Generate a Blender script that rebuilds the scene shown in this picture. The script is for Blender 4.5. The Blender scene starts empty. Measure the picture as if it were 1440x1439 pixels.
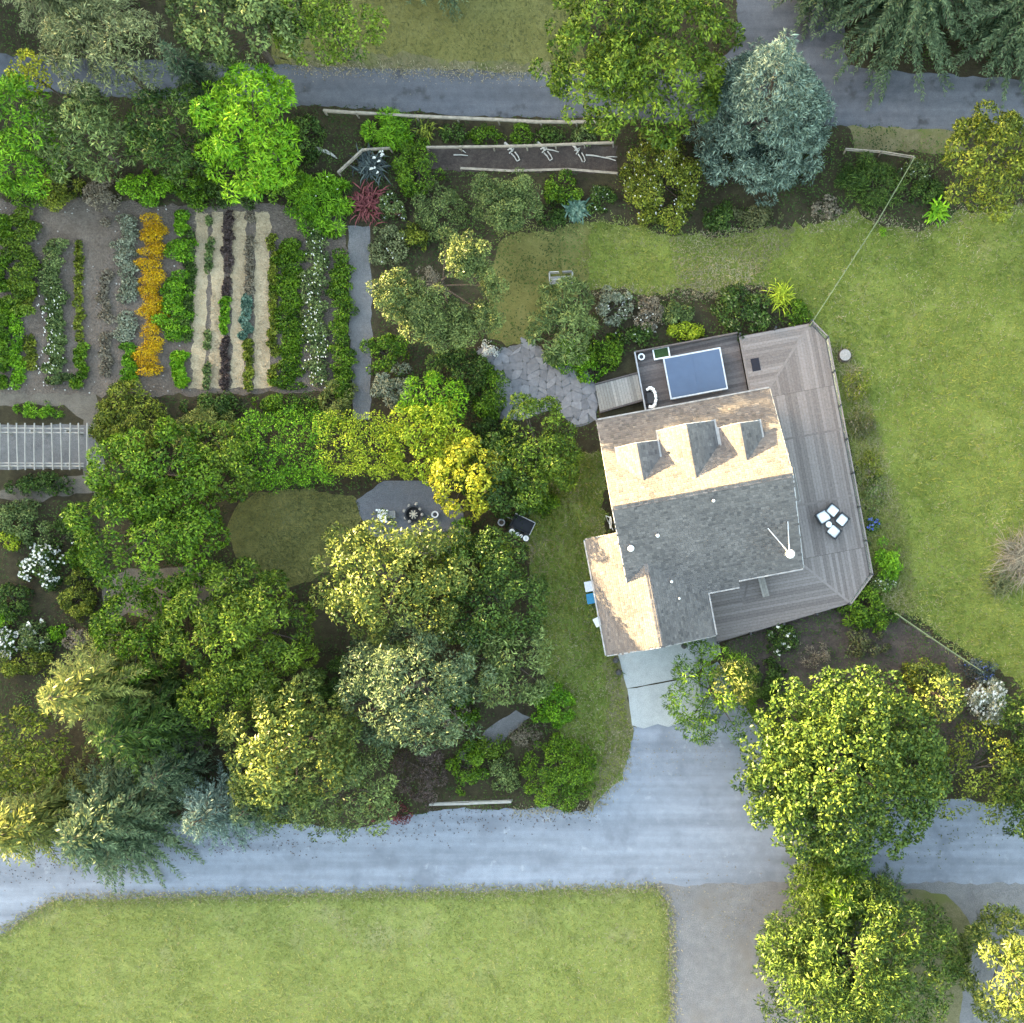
import bpy, bmesh, math, random
import numpy as np

random.seed(7)
rng = np.random.default_rng(7)
sc = bpy.context.scene
col = sc.collection

# ------------------------------------------------------------------ camera
F, H, NX, NY = 1544.0, 77.2, 905.0, 785.0        # focal length in photo pixels, flight height, nadir pixel
cam = bpy.data.cameras.new('camera')
cam.sensor_fit = 'HORIZONTAL'
cam.sensor_width = 36.0
cam.lens = 36.0 * F / 1440.0
cam.shift_x = (720 - NX) / 1440.0
cam.shift_y = (NY - 719.5) / 1440.0
cam.clip_start, cam.clip_end = 1.0, 2000.0
camo = bpy.data.objects.new('camera', cam)
col.objects.link(camo)
camo.location = (0, 0, H)
sc.camera = camo

# ------------------------------------------------------------------ light
SUN_EL = math.radians(7.2)
SUN_TO = (-0.87, 0.49)                            # horizontal direction towards the sun
w = bpy.data.worlds.new('World')
sc.world = w
w.use_nodes = True
nt = w.node_tree
nt.nodes.clear()
sky = nt.nodes.new('ShaderNodeTexSky')
sky.sky_type = 'NISHITA'
sky.sun_disc = False
sky.sun_elevation = SUN_EL
sky.sun_rotation = math.atan2(SUN_TO[0], SUN_TO[1])
sky.air_density, sky.dust_density, sky.ozone_density = 1.0, 2.0, 0.25
bg = nt.nodes.new('ShaderNodeBackground')
bg.inputs['Strength'].default_value = 0.15
wo = nt.nodes.new('ShaderNodeOutputWorld')
nt.links.new(sky.outputs[0], bg.inputs[0])
nt.links.new(bg.outputs[0], wo.inputs[0])
sl = bpy.data.lights.new('sun', 'SUN')
sl.energy = 4.3
sl.angle = math.radians(0.5)
sl.color = (1.0, 0.75, 0.38)
so = bpy.data.objects.new('sun', sl)
col.objects.link(so)
from mathutils import Vector
sd = Vector((-SUN_TO[0] * math.cos(SUN_EL), -SUN_TO[1] * math.cos(SUN_EL), -math.sin(SUN_EL)))
so.rotation_euler = sd.to_track_quat('-Z', 'Y').to_euler()
so.location = (-60, 40, 60)
vs = sc.view_settings
vs.view_transform = 'Standard'
vs.look = 'None'
vs.gamma = 1.0
vs.exposure = 3.7
sc.cycles.max_bounces = 4
sc.cycles.diffuse_bounces = 2
sc.cycles.transparent_max_bounces = 4

# ------------------------------------------------------------------ helpers
def at(px, py, z=0.0):
    k = (H - z) / F
    return np.array([(px - NX) * k, -(py - NY) * k, z])

def mat_nodes(name):
    m = bpy.data.materials.new(name)
    m.use_nodes = True
    n = m.node_tree
    return m, n, n.nodes['Principled BSDF']

def noise(n, scale, detail=4.0, rough=0.55, coord='pos', stretch=None):
    t = n.nodes.new('ShaderNodeTexNoise')
    t.inputs['Scale'].default_value = scale
    t.inputs['Detail'].default_value = detail
    t.inputs['Roughness'].default_value = rough
    if coord == 'pos':
        g = n.nodes.new('ShaderNodeNewGeometry').outputs['Position']
    else:
        g = n.nodes.new('ShaderNodeTexCoord').outputs['Object']
    if stretch:
        mp = n.nodes.new('ShaderNodeMapping')
        mp.inputs['Scale'].default_value = stretch
        n.links.new(g, mp.inputs['Vector'])
        g = mp.outputs[0]
    n.links.new(g, t.inputs['Vector'])
    return t.outputs['Fac']

def ramp(n, fac, stops):
    r = n.nodes.new('ShaderNodeValToRGB')
    e = r.color_ramp.elements
    e[0].position, e[0].color = stops[0][0], (*stops[0][1], 1)
    e[1].position, e[1].color = stops[-1][0], (*stops[-1][1], 1)
    for p, c in stops[1:-1]:
        x = e.new(p)
        x.color = (*c, 1)
    n.links.new(fac, r.inputs[0])
    return r.outputs[0]

def mixc(n, fac, a, b, mode='MIX'):
    m = n.nodes.new('ShaderNodeMix')
    m.data_type = 'RGBA'
    m.blend_type = mode
    if isinstance(fac, (int, float)):
        m.inputs[0].default_value = fac
    else:
        n.links.new(fac, m.inputs[0])
    for k, v in ((6, a), (7, b)):
        if isinstance(v, tuple):
            m.inputs[k].default_value = (*v, 1)
        else:
            n.links.new(v, m.inputs[k])
    return m.outputs[2]

def smooth(n, fac, lo, hi):
    m = n.nodes.new('ShaderNodeMapRange')
    m.inputs[1].default_value, m.inputs[2].default_value = lo, hi
    m.interpolation_type = 'SMOOTHSTEP'
    n.links.new(fac, m.inputs[0])
    return m.outputs[0]

def bump(n, b, fac, strength=0.5, dist=0.05):
    x = n.nodes.new('ShaderNodeBump')
    x.inputs['Strength'].default_value = strength
    x.inputs['Distance'].default_value = dist
    n.links.new(fac, x.inputs['Height'])
    n.links.new(x.outputs[0], b.inputs['Normal'])

def simple(name, c, rough=0.6, metal=0.0, var=0.12, scale=6.0, spec=0.4):
    m, n, b = mat_nodes(name)
    f = noise(n, scale, 5, 0.6)
    lo = tuple(max(0, x * (1 - var * 1.6)) for x in c)
    hi = tuple(min(1, x * (1 + var)) for x in c)
    n.links.new(ramp(n, f, [(0.3, lo), (0.7, hi)]), b.inputs['Base Color'])
    b.inputs['Roughness'].default_value = rough
    b.inputs['Metallic'].default_value = metal
    b.inputs['Specular IOR Level'].default_value = spec
    return m

def ground_mat(name, stops, s1, s2, patch=None, rough=0.95, bs=0.6, bd=0.06, fine=14.0, stretch=None, patch2=None, streak=False):
    m, n, b = mat_nodes(name)
    f1 = noise(n, s1, 6, 0.6, stretch=stretch)
    f2 = noise(n, s2, 5, 0.65)
    f3 = noise(n, fine, 3, 0.6)
    c = ramp(n, f1, stops)
    c2 = ramp(n, f2, stops)
    c = mixc(n, 0.5, c, c2)
    g = ramp(n, f3, [(0.25, (0.72, 0.72, 0.72)), (0.75, (1.28, 1.28, 1.28))])
    c = mixc(n, 1.0, c, g, 'MULTIPLY')
    if streak:
        sf = noise(n, 1.0, 3, 0.5, stretch=(0.05, 1.1, 1))
        c = mixc(n, 1.0, c, ramp(n, sf, [(0.3, (0.8, 0.8, 0.8)), (0.7, (1.18, 1.18, 1.18))]), 'MULTIPLY')
    if patch:
        pc, ps, lo, hi = patch
        pf = smooth(n, noise(n, ps, 4, 0.6), lo, hi)
        c = mixc(n, pf, c, pc)
    if patch2:
        pc, ps, lo, hi = patch2
        pf = smooth(n, noise(n, ps, 6, 0.7), lo, hi)
        c = mixc(n, pf, c, pc)
    n.links.new(c, b.inputs['Base Color'])
    b.inputs['Roughness'].default_value = rough
    b.inputs['Specular IOR Level'].default_value = 0.15
    bump(n, b, f3, bs, bd)
    return m

def leaf_mat(name, c1, c2, trans=0.25, rough=0.42):
    m, n, b = mat_nodes(name)
    a = n.nodes.new('ShaderNodeAttribute')
    a.attribute_name = 'tint'
    mid = tuple(x * .66 + y * .34 for x, y in zip(c1, c2))
    c = ramp(n, a.outputs['Fac'], [(0.0, c1), (0.5, mid), (1.0, c2)])
    n.links.new(c, b.inputs['Base Color'])
    b.inputs['Roughness'].default_value = rough
    b.inputs['Specular IOR Level'].default_value = 0.14
    t = n.nodes.new('ShaderNodeBsdfTranslucent')
    n.links.new(c, t.inputs['Color'])
    mx = n.nodes.new('ShaderNodeMixShader')
    mx.inputs[0].default_value = trans
    n.links.new(b.outputs[0], mx.inputs[1])
    n.links.new(t.outputs[0], mx.inputs[2])
    n.links.new(mx.outputs[0], n.nodes['Material Output'].inputs[0])
    return m

def tinted(name, c1, c2, rough=0.85, fs=30.0, bs=0.4):
    m, n, b = mat_nodes(name)
    a = n.nodes.new('ShaderNodeAttribute')
    a.attribute_name = 'tint'
    c = ramp(n, a.outputs['Fac'], [(0.0, c1), (1.0, c2)])
    f = noise(n, fs, 4, 0.6)
    g = ramp(n, f, [(0.25, (0.8, 0.8, 0.8)), (0.75, (1.2, 1.2, 1.2))])
    c = mixc(n, 1.0, c, g, 'MULTIPLY')
    n.links.new(c, b.inputs['Base Color'])
    b.inputs['Roughness'].default_value = rough
    b.inputs['Specular IOR Level'].default_value = 0.25
    bump(n, b, f, bs, 0.01)
    return m

def link(o, parent=None):
    col.objects.link(o)
    if parent is not None:
        o.parent = parent
    return o

def tag(o, label, cat, group=None):
    o['label'] = label
    o['category'] = cat
    if group:
        o['group'] = group
    return o

def empty(name, loc, label=None, cat=None, group=None, rz=0.0, parent=None):
    o = bpy.data.objects.new(name, None)
    o.empty_display_size = 0.2
    link(o, parent)
    o.location = loc
    o.rotation_euler = (0, 0, rz)
    if label:
        tag(o, label, cat, group)
    return o

def npmesh(name, V, F4, tint=None):
    """V (n,3), F4 (m,k) with fixed k."""
    me = bpy.data.meshes.new(name)
    V = np.ascontiguousarray(V, dtype=np.float32)
    F4 = np.ascontiguousarray(F4, dtype=np.int32)
    k = F4.shape[1]
    me.vertices.add(len(V))
    me.vertices.foreach_set('co', V.ravel())
    me.loops.add(F4.size)
    me.loops.foreach_set('vertex_index', F4.ravel())
    me.polygons.add(len(F4))
    me.polygons.foreach_set('loop_start', np.arange(0, F4.size, k, dtype=np.int32))
    if tint is not None:
        at_ = me.attributes.new('tint', 'FLOAT', 'POINT')
        at_.data.foreach_set('value', np.ascontiguousarray(tint, dtype=np.float32))
    me.update(calc_edges=True)
    return me

class MB:
    def __init__(s):
        s.v, s.f, s.t = [], [], []
    def poly(s, pts, faces, tint=0.5):
        b = len(s.v)
        s.v += [tuple(map(float, p)) for p in pts]
        s.f += [tuple(b + i for i in f) for f in faces]
        s.t += [tint] * len(pts)
        return s
    def box(s, c, d, rz=0.0, tint=0.5):
        cx, cy, cz = c
        dx, dy, dz = d[0] / 2, d[1] / 2, d[2] / 2
        ca, sa = math.cos(rz), math.sin(rz)
        P = []
        for z in (-dz, dz):
            for x, y in ((-dx, -dy), (dx, -dy), (dx, dy), (-dx, dy)):
                P.append((cx + x * ca - y * sa, cy + x * sa + y * ca, cz + z))
        return s.poly(P, [(3, 2, 1, 0), (4, 5, 6, 7), (0, 1, 5, 4), (1, 2, 6, 5), (2, 3, 7, 6), (3, 0, 4, 7)], tint)
    def prism(s, poly2, z0, z1, tint=0.5):
        n = len(poly2)
        zf0 = z0 if callable(z0) else (lambda x, y: z0)
        zf1 = z1 if callable(z1) else (lambda x, y: z1)
        P = [(x, y, zf0(x, y)) for x, y in poly2] + [(x, y, zf1(x, y)) for x, y in poly2]
        fs = [tuple(range(n - 1, -1, -1)), tuple(range(n, 2 * n))]
        fs += [(i, (i + 1) % n, n + (i + 1) % n, n + i) for i in range(n)]
        return s.poly(P, fs, tint)
    def tube(s, pts, rad, k=6, tint=0.5, cap=True):
        pts = [np.array(p, float) for p in pts]
        if not hasattr(rad, '__len__'):
            rad = [rad] * len(pts)
        P = []
        for i, p in enumerate(pts):
            d = pts[min(i + 1, len(pts) - 1)] - pts[max(i - 1, 0)]
            d = d / (np.linalg.norm(d) + 1e-9)
            a = np.cross(d, (0, 0, 1.0)) if abs(d[2]) < 0.9 else np.cross(d, (1.0, 0, 0))
            a /= np.linalg.norm(a)
            b = np.cross(d, a)
            for j in range(k):
                t = 2 * math.pi * j / k
                P.append(p + rad[i] * (a * math.cos(t) + b * math.sin(t)))
        fs = []
        for i in range(len(pts) - 1):
            for j in range(k):
                fs.append((i * k + j, i * k + (j + 1) % k, (i + 1) * k + (j + 1) % k, (i + 1) * k + j))
        if cap:
            fs.append(tuple(range(k - 1, -1, -1)))
            m = (len(pts) - 1) * k
            fs.append(tuple(range(m, m + k)))
        return s.poly(P, fs, tint)
    def lathe(s, prof, k=16, c=(0, 0, 0), tint=0.5):
        P = []
        for r, z in prof:
            for j in range(k):
                t = 2 * math.pi * j / k
                P.append((c[0] + r * math.cos(t), c[1] + r * math.sin(t), c[2] + z))
        fs = []
        for i in range(len(prof) - 1):
            for j in range(k):
                fs.append((i * k + j, i * k + (j + 1) % k, (i + 1) * k + (j + 1) % k, (i + 1) * k + j))
        fs.append(tuple(range(k - 1, -1, -1)))
        m = (len(prof) - 1) * k
        fs.append(tuple(range(m, m + k)))
        return s.poly(P, fs, tint)
    def mesh(s, name, bevel=0.0):
        me = bpy.data.meshes.new(name)
        me.from_pydata(s.v, [], s.f)
        a = me.attributes.new('tint', 'FLOAT', 'POINT')
        a.data.foreach_set('value', np.array(s.t, dtype=np.float32))
        if bevel > 0:
            bm = bmesh.new()
            bm.from_mesh(me)
            es = [e for e in bm.edges if len(e.link_faces) == 2 and e.calc_face_angle(0) > 0.6]
            bmesh.ops.bevel(bm, geom=es, offset=bevel, segments=2, affect='EDGES', clamp_overlap=True)
            bm.to_mesh(me)
            bm.free()
        me.update()
        return me
    def build(s, name, mat, parent=None, loc=None, rz=0.0, bevel=0.0, smooth_=False):
        me = s.mesh(name, bevel)
        me.materials.append(mat)
        if smooth_:
            me.polygons.foreach_set('use_smooth', [True] * len(me.polygons))
        o = link(bpy.data.objects.new(name, me), parent)
        if loc is not None:
            o.location = loc
        o.rotation_euler = (0, 0, rz)
        return o

def inside(P, poly):
    """vectorised point in polygon; P (n,2)."""
    x, y = P[:, 0], P[:, 1]
    r = np.zeros(len(P), bool)
    n = len(poly)
    j = n - 1
    for i in range(n):
        xi, yi = poly[i][0], poly[i][1]
        xj, yj = poly[j][0], poly[j][1]
        c = ((yi > y) != (yj > y)) & (x < (xj - xi) * (y - yi) / (yj - yi + 1e-12) + xi)
        r ^= c
        j = i
    return r

def vnoise(P, s, seed=0):
    """cheap smooth value noise on (n,2)."""
    g = np.random.default_rng(seed).random((64, 64))
    q = P / s
    i = np.floor(q).astype(int)
    f = q - i
    f = f * f * (3 - 2 * f)
    a = g[i[:, 0] % 64, i[:, 1] % 64]
    b = g[(i[:, 0] + 1) % 64, i[:, 1] % 64]
    c = g[i[:, 0] % 64, (i[:, 1] + 1) % 64]
    d = g[(i[:, 0] + 1) % 64, (i[:, 1] + 1) % 64]
    return (a * (1 - f[:, 0]) + b * f[:, 0]) * (1 - f[:, 1]) + (c * (1 - f[:, 0]) + d * f[:, 0]) * f[:, 1]

def clip(poly, a, b, c):
    """keep a*x+b*y<=c of convex polygon."""
    out = []
    for i in range(len(poly)):
        p, q = poly[i], poly[(i + 1) % len(poly)]
        dp, dq = a * p[0] + b * p[1] - c, a * q[0] + b * q[1] - c
        if dp <= 0:
            out.append(p)
        if dp * dq < 0:
            t = dp / (dp - dq)
            out.append((p[0] + (q[0] - p[0]) * t, p[1] + (q[1] - p[1]) * t))
    return out

def wpoly(pts, z=0.0):
    return [tuple(at(x, y, z)[:2]) for x, y in pts]

def wobble(poly, step=0.45, amp=0.16, seed=1):
    r = np.random.default_rng(seed)
    out = []
    for i in range(len(poly)):
        p, q = np.array(poly[i]), np.array(poly[(i + 1) % len(poly)])
        L = np.linalg.norm(q - p)
        k = max(1, min(int(L / step), 160))
        d = (q - p) / (L + 1e-9)
        nrm = np.array([-d[1], d[0]])
        for j in range(k):
            out.append(tuple(p + (q - p) * j / k + nrm * (r.normal(0, amp * 0.5) + amp * math.sin((j + seed) * 0.7) * 0.5)))
    return out

def sheet(name, pts, mat, z, amp=0.16, seed=1, step=0.45):
    poly = wobble(wpoly(pts), step, amp, seed)
    if sum((poly[i][0] * poly[(i + 1) % len(poly)][1] - poly[(i + 1) % len(poly)][0] * poly[i][1]) for i in range(len(poly))) < 0:
        poly = poly[::-1]
    bm = bmesh.new()
    vs_ = [bm.verts.new((x, y, z)) for x, y in poly]
    f = bm.faces.new(vs_)
    f.normal_update()
    bmesh.ops.triangulate(bm, faces=[f])
    me = bpy.data.meshes.new(name)
    bm.to_mesh(me)
    bm.free()
    me.materials.append(mat)
    o = link(bpy.data.objects.new(name, me))
    o['kind'] = 'structure'
    return o, poly

# ------------------------------------------------------------------ ground materials
G_SOIL = ground_mat('undergrowth_soil', [(0.3, (0.022, 0.017, 0.010)), (0.5, (0.044, 0.036, 0.020)), (0.72, (0.076, 0.066, 0.032))], 0.5, 2.2)
G_LAWN = ground_mat('mown_lawn', [(0.28, (0.095, 0.125, 0.022)), (0.5, (0.150, 0.180, 0.034)), (0.75, (0.215, 0.230, 0.060))], 0.35, 2.0, patch=((0.115, 0.150, 0.028), 0.16, 0.54, 0.74), patch2=((0.270, 0.245, 0.090), 0.30, 0.54, 0.78))
G_LAWN2 = ground_mat('dry_lawn', [(0.28, (0.150, 0.175, 0.042)), (0.5, (0.200, 0.225, 0.058)), (0.75, (0.250, 0.265, 0.090))], 0.3, 1.6, patch=((0.26, 0.25, 0.11), 0.25, 0.54, 0.75), patch2=((0.125, 0.150, 0.032), 0.5, 0.56, 0.72), stretch=(0.5, 2.2, 1))
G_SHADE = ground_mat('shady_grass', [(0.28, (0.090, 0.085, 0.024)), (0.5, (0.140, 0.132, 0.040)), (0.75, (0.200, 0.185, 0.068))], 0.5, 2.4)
G_STRIP = ground_mat('side_grass', [(0.28, (0.080, 0.115, 0.020)), (0.5, (0.135, 0.180, 0.034)), (0.75, (0.210, 0.215, 0.080))], 0.45, 2.4, patch=((0.17, 0.15, 0.10), 0.3, 0.55, 0.7))
G_DIRT = ground_mat('dry_dirt', [(0.28, (0.090, 0.075, 0.058)), (0.5, (0.135, 0.115, 0.090)), (0.75, (0.190, 0.165, 0.130))], 0.6, 2.6)
G_BARE = ground_mat('bare_patchy_turf', [(0.28, (0.095, 0.090, 0.040)), (0.5, (0.145, 0.130, 0.066)), (0.75, (0.220, 0.190, 0.115))], 0.7, 3.0, patch=((0.125, 0.130, 0.045), 0.45, 0.48, 0.66))
G_PLOT = ground_mat('garden_soil', [(0.28, (0.078, 0.060, 0.046)), (0.5, (0.128, 0.102, 0.080)), (0.75, (0.195, 0.160, 0.128))], 0.7, 3.4, bs=1.0, bd=0.12, fine=7.0)
G_MULCH = ground_mat('bark_mulch', [(0.28, (0.035, 0.028, 0.024)), (0.5, (0.065, 0.050, 0.042)), (0.75, (0.120, 0.098, 0.080))], 1.2, 5.0)
G_STRAW = ground_mat('straw_mulch', [(0.28, (0.300, 0.225, 0.130)), (0.5, (0.420, 0.325, 0.200)), (0.75, (0.520, 0.420, 0.280))], 1.4, 6.0)
G_ASPH = ground_mat('asphalt', [(0.28, (0.072, 0.074, 0.082)), (0.5, (0.104, 0.106, 0.116)), (0.75, (0.142, 0.144, 0.154))], 0.3, 1.5, rough=0.85, bs=0.25, bd=0.012, fine=26, stretch=(0.35, 1.6, 1), patch=((0.055, 0.054, 0.056), 0.5, 0.55, 0.7), patch2=((0.15, 0.145, 0.14), 0.9, 0.62, 0.75), streak=True)
G_ROAD = ground_mat('worn_chipseal', [(0.28, (0.150, 0.162, 0.185)), (0.5, (0.200, 0.215, 0.245)), (0.75, (0.255, 0.272, 0.305))], 0.28, 1.4, rough=0.85, bs=0.25, bd=0.012, fine=26, stretch=(0.3, 1.9, 1), patch=((0.140, 0.150, 0.172), 0.30, 0.52, 0.75), patch2=((0.30, 0.31, 0.33), 0.8, 0.58, 0.75), streak=True)
G_GRAVEL = ground_mat('gravel', [(0.28, (0.120, 0.115, 0.115)), (0.5, (0.165, 0.158, 0.155)), (0.75, (0.215, 0.205, 0.195))], 0.35, 1.8, patch=((0.150, 0.135, 0.120), 0.18, 0.50, 0.72))
G_PATH = ground_mat('fine_gravel_path', [(0.28, (0.110, 0.104, 0.100)), (0.5, (0.150, 0.142, 0.136)), (0.75, (0.200, 0.190, 0.182))], 0.8, 4.0)
G_CONC = ground_mat('concrete', [(0.28, (0.270, 0.280, 0.270)), (0.5, (0.330, 0.338, 0.325)), (0.75, (0.380, 0.388, 0.375))], 0.5, 2.0, rough=0.8, bs=0.15, bd=0.01, fine=20)

# ------------------------------------------------------------------ the setting
gm = MB().poly([(-400, -400, 0), (400, -400, 0), (400, 400, 0), (-400, 400, 0)], [(0, 1, 2, 3)])
g = gm.build('ground', G_SOIL)
g['kind'] = 'structure'
Z = lambda k: 0.004 * k
lawn_px = [(1120, 318), (1200, 300), (1290, 330), (1345, 300), (1440, 290), (1800, 280), (1800, 1060), (1440, 965), (1385, 938), (1320, 890), (1262, 860), (1235, 850), (1215, 700), (1200, 640), (1172, 540), (1160, 470), (1140, 448), (1080, 400), (1000, 408), (905, 412), (830, 408), (812, 370), (830, 312), (900, 318), (1000, 340), (1060, 322)]
lawn, lawn_poly = sheet('lawn', lawn_px, G_LAWN, Z(1), 0.25, 3)
low_px = [(0, 1314), (78, 1266), (400, 1258), (925, 1249), (940, 1275), (944, 1800), (-500, 1800), (-500, 1500)]
low, low_poly = sheet('meadow_lawn', low_px, G_LAWN2, Z(2), 0.14, 5)
oval_px = [(316, 745), (335, 705), (380, 690), (450, 688), (505, 700), (508, 742), (470, 800), (400, 830), (345, 800)]
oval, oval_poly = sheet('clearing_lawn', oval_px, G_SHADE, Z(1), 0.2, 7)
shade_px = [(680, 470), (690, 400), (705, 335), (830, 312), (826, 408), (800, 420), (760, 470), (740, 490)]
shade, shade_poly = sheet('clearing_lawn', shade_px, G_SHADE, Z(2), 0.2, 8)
strip_px = [(735, 690), (800, 640), (852, 640), (848, 760), (846, 800), (868, 930), (888, 1030), (878, 1085), (835, 1135), (790, 1040), (755, 900), (745, 780)]
strip, strip_poly = sheet('side_lawn', strip_px, G_STRIP, Z(1), 0.2, 9)
verge_px = [(380, -300), (820, -300), (820, 112), (700, 108), (560, 100), (380, 96)]
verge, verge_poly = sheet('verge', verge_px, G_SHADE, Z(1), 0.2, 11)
sheet('bare_ground', [(380, 78), (520, 72), (640, 84), (800, 92), (800, 112), (600, 104), (420, 100)], G_BARE, Z(2), 0.25, 14)
sheet('bare_ground', [(1190, 172), (1350, 178), (1360, 216), (1200, 214)], G_BARE, Z(2), 0.2, 15)
sheet('bare_ground', [(845, 900), (875, 905), (890, 1000), (886, 1060), (850, 1110), (826, 1142), (850, 1060), (858, 980)], G_BARE, Z(2), 0.3, 16)
sheet('mulch_bed', [(1020, 905), (1100, 872), (1200, 850), (1262, 866), (1330, 910), (1380, 948), (1390, 1060), (1300, 1110), (1100, 1060), (1040, 990)], G_MULCH, Z(1), 0.25, 17)
sheet('dirt_path', [(-300, 548), (0, 548), (130, 552), (145, 600), (135, 690), (60, 704), (-300, 700), (-300, 690), (0, 690), (118, 668), (118, 590), (90, 570), (-300, 568)], G_DIRT, Z(1), 0.15, 19)
sheet('dirt_path', [(138, 820), (180, 800), (290, 795), (330, 810), (300, 850), (230, 870), (150, 868)], G_DIRT, Z(1), 0.2, 20)
sheet('dirt_path', [(205, 965), (270, 950), (290, 1060), (240, 1080)], G_DIRT, Z(1), 0.2, 21)
plot, plot_poly = sheet('vegetable_plot', [(-300, 286), (130, 282), (270, 288), (385, 286), (486, 300), (488, 552), (270, 556), (-300, 552)], G_PLOT, Z(2), 0.2, 22)
STRAWS = [[(276, 298), (292, 300), (292, 400), (288, 547), (268, 547), (272, 420)],
          [(298, 298), (314, 298), (315, 400), (311, 547), (293, 547), (297, 420)],
          [(327, 297), (346, 297), (346, 420), (343, 547), (325, 547), (325, 420)],
          [(359, 297), (380, 299), (378, 420), (381, 547), (357, 547), (358, 420)]]
straw_polys = []
for i, sp_ in enumerate(STRAWS):
    o, p_ = sheet('straw_path', sp_, G_STRAW, Z(3), 0.12, 30 + i, 0.25)
    straw_polys.append(p_)
road_px = [(-500, 60), (0, 76), (270, 88), (420, 93), (600, 98), (800, 104), (1000, 98), (1036, 60), (1036, -300), (1178, -300), (1190, 92), (1260, 100), (1440, 112), (1800, 118),
           (1800, 192), (1440, 186), (1200, 178), (1000, 172), (855, 168), (700, 165), (480, 152), (250, 142), (0, 126), (-500, 110)]
road, road_poly = sheet('road', road_px, G_ASPH, Z(3), 0.12, 40)
lane_px = [(-500, 1160), (0, 1140), (300, 1150), (500, 1165), (605, 1140), (720, 1136), (820, 1140), (872, 1085), (886, 1020), (960, 1016), (990, 940), (1010, 930), (1050, 990), (1100, 1090), (1300, 1122), (1440, 1132), (1800, 1135),
           (1800, 1255), (1440, 1255), (1130, 1252), (930, 1262), (400, 1275), (90, 1284), (10, 1330), (-500, 1520)]
lane, lane_poly = sheet('lane', lane_px, G_ROAD, Z(0.5), 0.12, 42)
sheet('gravel_yard', [(900, 1246), (1140, 1240), (1500, 1243), (1500, 1800), (915, 1800), (918, 1290)], G_GRAVEL, Z(1.2), 0.15, 44)
sheet('verge', [(1230, 1255), (1270, 1250), (1330, 1258), (1362, 1290), (1368, 1340), (1350, 1430), (1330, 1800), (1200, 1800)], G_BARE, Z(5), 0.15, 45)
sheet('track', [(1366, 1250), (1800, 1250), (1800, 1800), (1350, 1800), (1368, 1430), (1384, 1330)], G_GRAVEL, Z(6), 0.1, 46)
sheet('garden_path', [(489, 318), (521, 318), (523, 470), (520, 590), (497, 590), (492, 470)], G_PATH, Z(3), 0.08, 47)
sheet('garden_path', [(640, 1066), (690, 1022), (725, 1000), (745, 1008), (706, 1042), (664, 1072)], G_PATH, Z(2), 0.12, 48)
sheet('gravel_walk', [(-300, 598), (142, 598), (148, 660), (-300, 660)], G_PATH, Z(3), 0.06, 49)
sheet('patio', [(500, 704), (540, 676), (600, 676), (652, 716), (656, 775), (622, 800), (560, 765), (516, 752)], ground_mat('patio_paving', [(0.28, (0.100, 0.102, 0.112)), (0.5, (0.135, 0.137, 0.148)), (0.75, (0.170, 0.172, 0.180))], 0.6, 3.0, rough=0.8), Z(3), 0.05, 50)
sheet('raised_bed_soil', [(600, 205), (868, 205), (868, 244), (600, 240)], G_MULCH, Z(2), 0.1, 51)

# concrete apron in front of the garage: two slabs with a cut joint and a ragged end
apr = empty('concrete_apron', tuple(at(915, 965)), None)
apr['kind'] = 'structure'
base = at(915, 965)
for pts in ([(868, 918), (972, 900), (980, 950), (882, 968)], [(882.5, 969.3), (980.5, 951.3), (990, 1008), (940, 1022), (925, 1018), (905, 1024), (889, 1020)]):
    P = [(p[0] - base[0], p[1] - base[1]) for p in wobble(wpoly(pts), 0.6, 0.03, 3)]
    MB().prism(P[::-1], -0.02, 0.045).build('slab', G_CONC, apr)
# entry walk between garage and deck
G_WALK = ground_mat('entry_concrete', [(0.28, (0.22, 0.225, 0.22)), (0.5, (0.27, 0.275, 0.27)), (0.75, (0.32, 0.325, 0.32))], 0.5, 2.0, rough=0.8, bs=0.15, bd=0.01, fine=20)
sheet('entry_walk', [(966, 890), (1006, 884), (1014, 918), (980, 945), (974, 930)], G_WALK, 0.03, 0.02, 53)

# flagstone terrace: each stone a piece
FLAG = tinted('flagstone', (0.145, 0.143, 0.150), (0.225, 0.220, 0.226), fs=4)
terr_px = [(672, 488), (700, 498), (745, 478), (776, 512), (826, 524), (842, 560), (836, 590), (806, 600), (780, 572), (740, 590), (702, 590), (697, 522)]
terr, terr_poly = sheet('flagstone_terrace', terr_px, G_PATH, Z(3), 0.15, 54)
tp = np.array(terr_poly)
x0, x1, y0, y1 = tp[:, 0].min(), tp[:, 0].max(), tp[:, 1].min(), tp[:, 1].max()
s_ = 0.6
nx_, ny_ = int((x1 - x0) / s_) + 2, int((y1 - y0) / s_) + 2
gp = np.zeros((nx_, ny_, 2))
for i in range(nx_):
    for j in range(ny_):
        gp[i, j] = (x0 + i * s_ + rng.uniform(-.22, .22), y0 + (j + 0.5 * (i % 2)) * s_ * 0.9 + rng.uniform(-.2, .2))
for i in range(nx_ - 1):
    for j in range(ny_ - 1):
        q = np.array([gp[i, j], gp[i + 1, j], gp[i + 1, j + 1], gp[i, j + 1]])
        c = q.mean(0)
        if not inside(c[None], terr_poly)[0]:
            continue
        q = c + (q - c) * 0.985
        cut = []
        for k in range(4):                          # knock the corners off
            a_, b_ = q[k], q[(k + 1) % 4]
            cut += [tuple(a_ + (b_ - a_) * rng.uniform(.08, .22) - c), tuple(a_ + (b_ - a_) * rng.uniform(.78, .93) - c)]
        o = MB().prism(cut, 0.0, 0.03 + rng.uniform(0, .025), rng.random()).build('flagstone', FLAG, terr)
        o.location = (c[0], c[1], 0.014)

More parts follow.
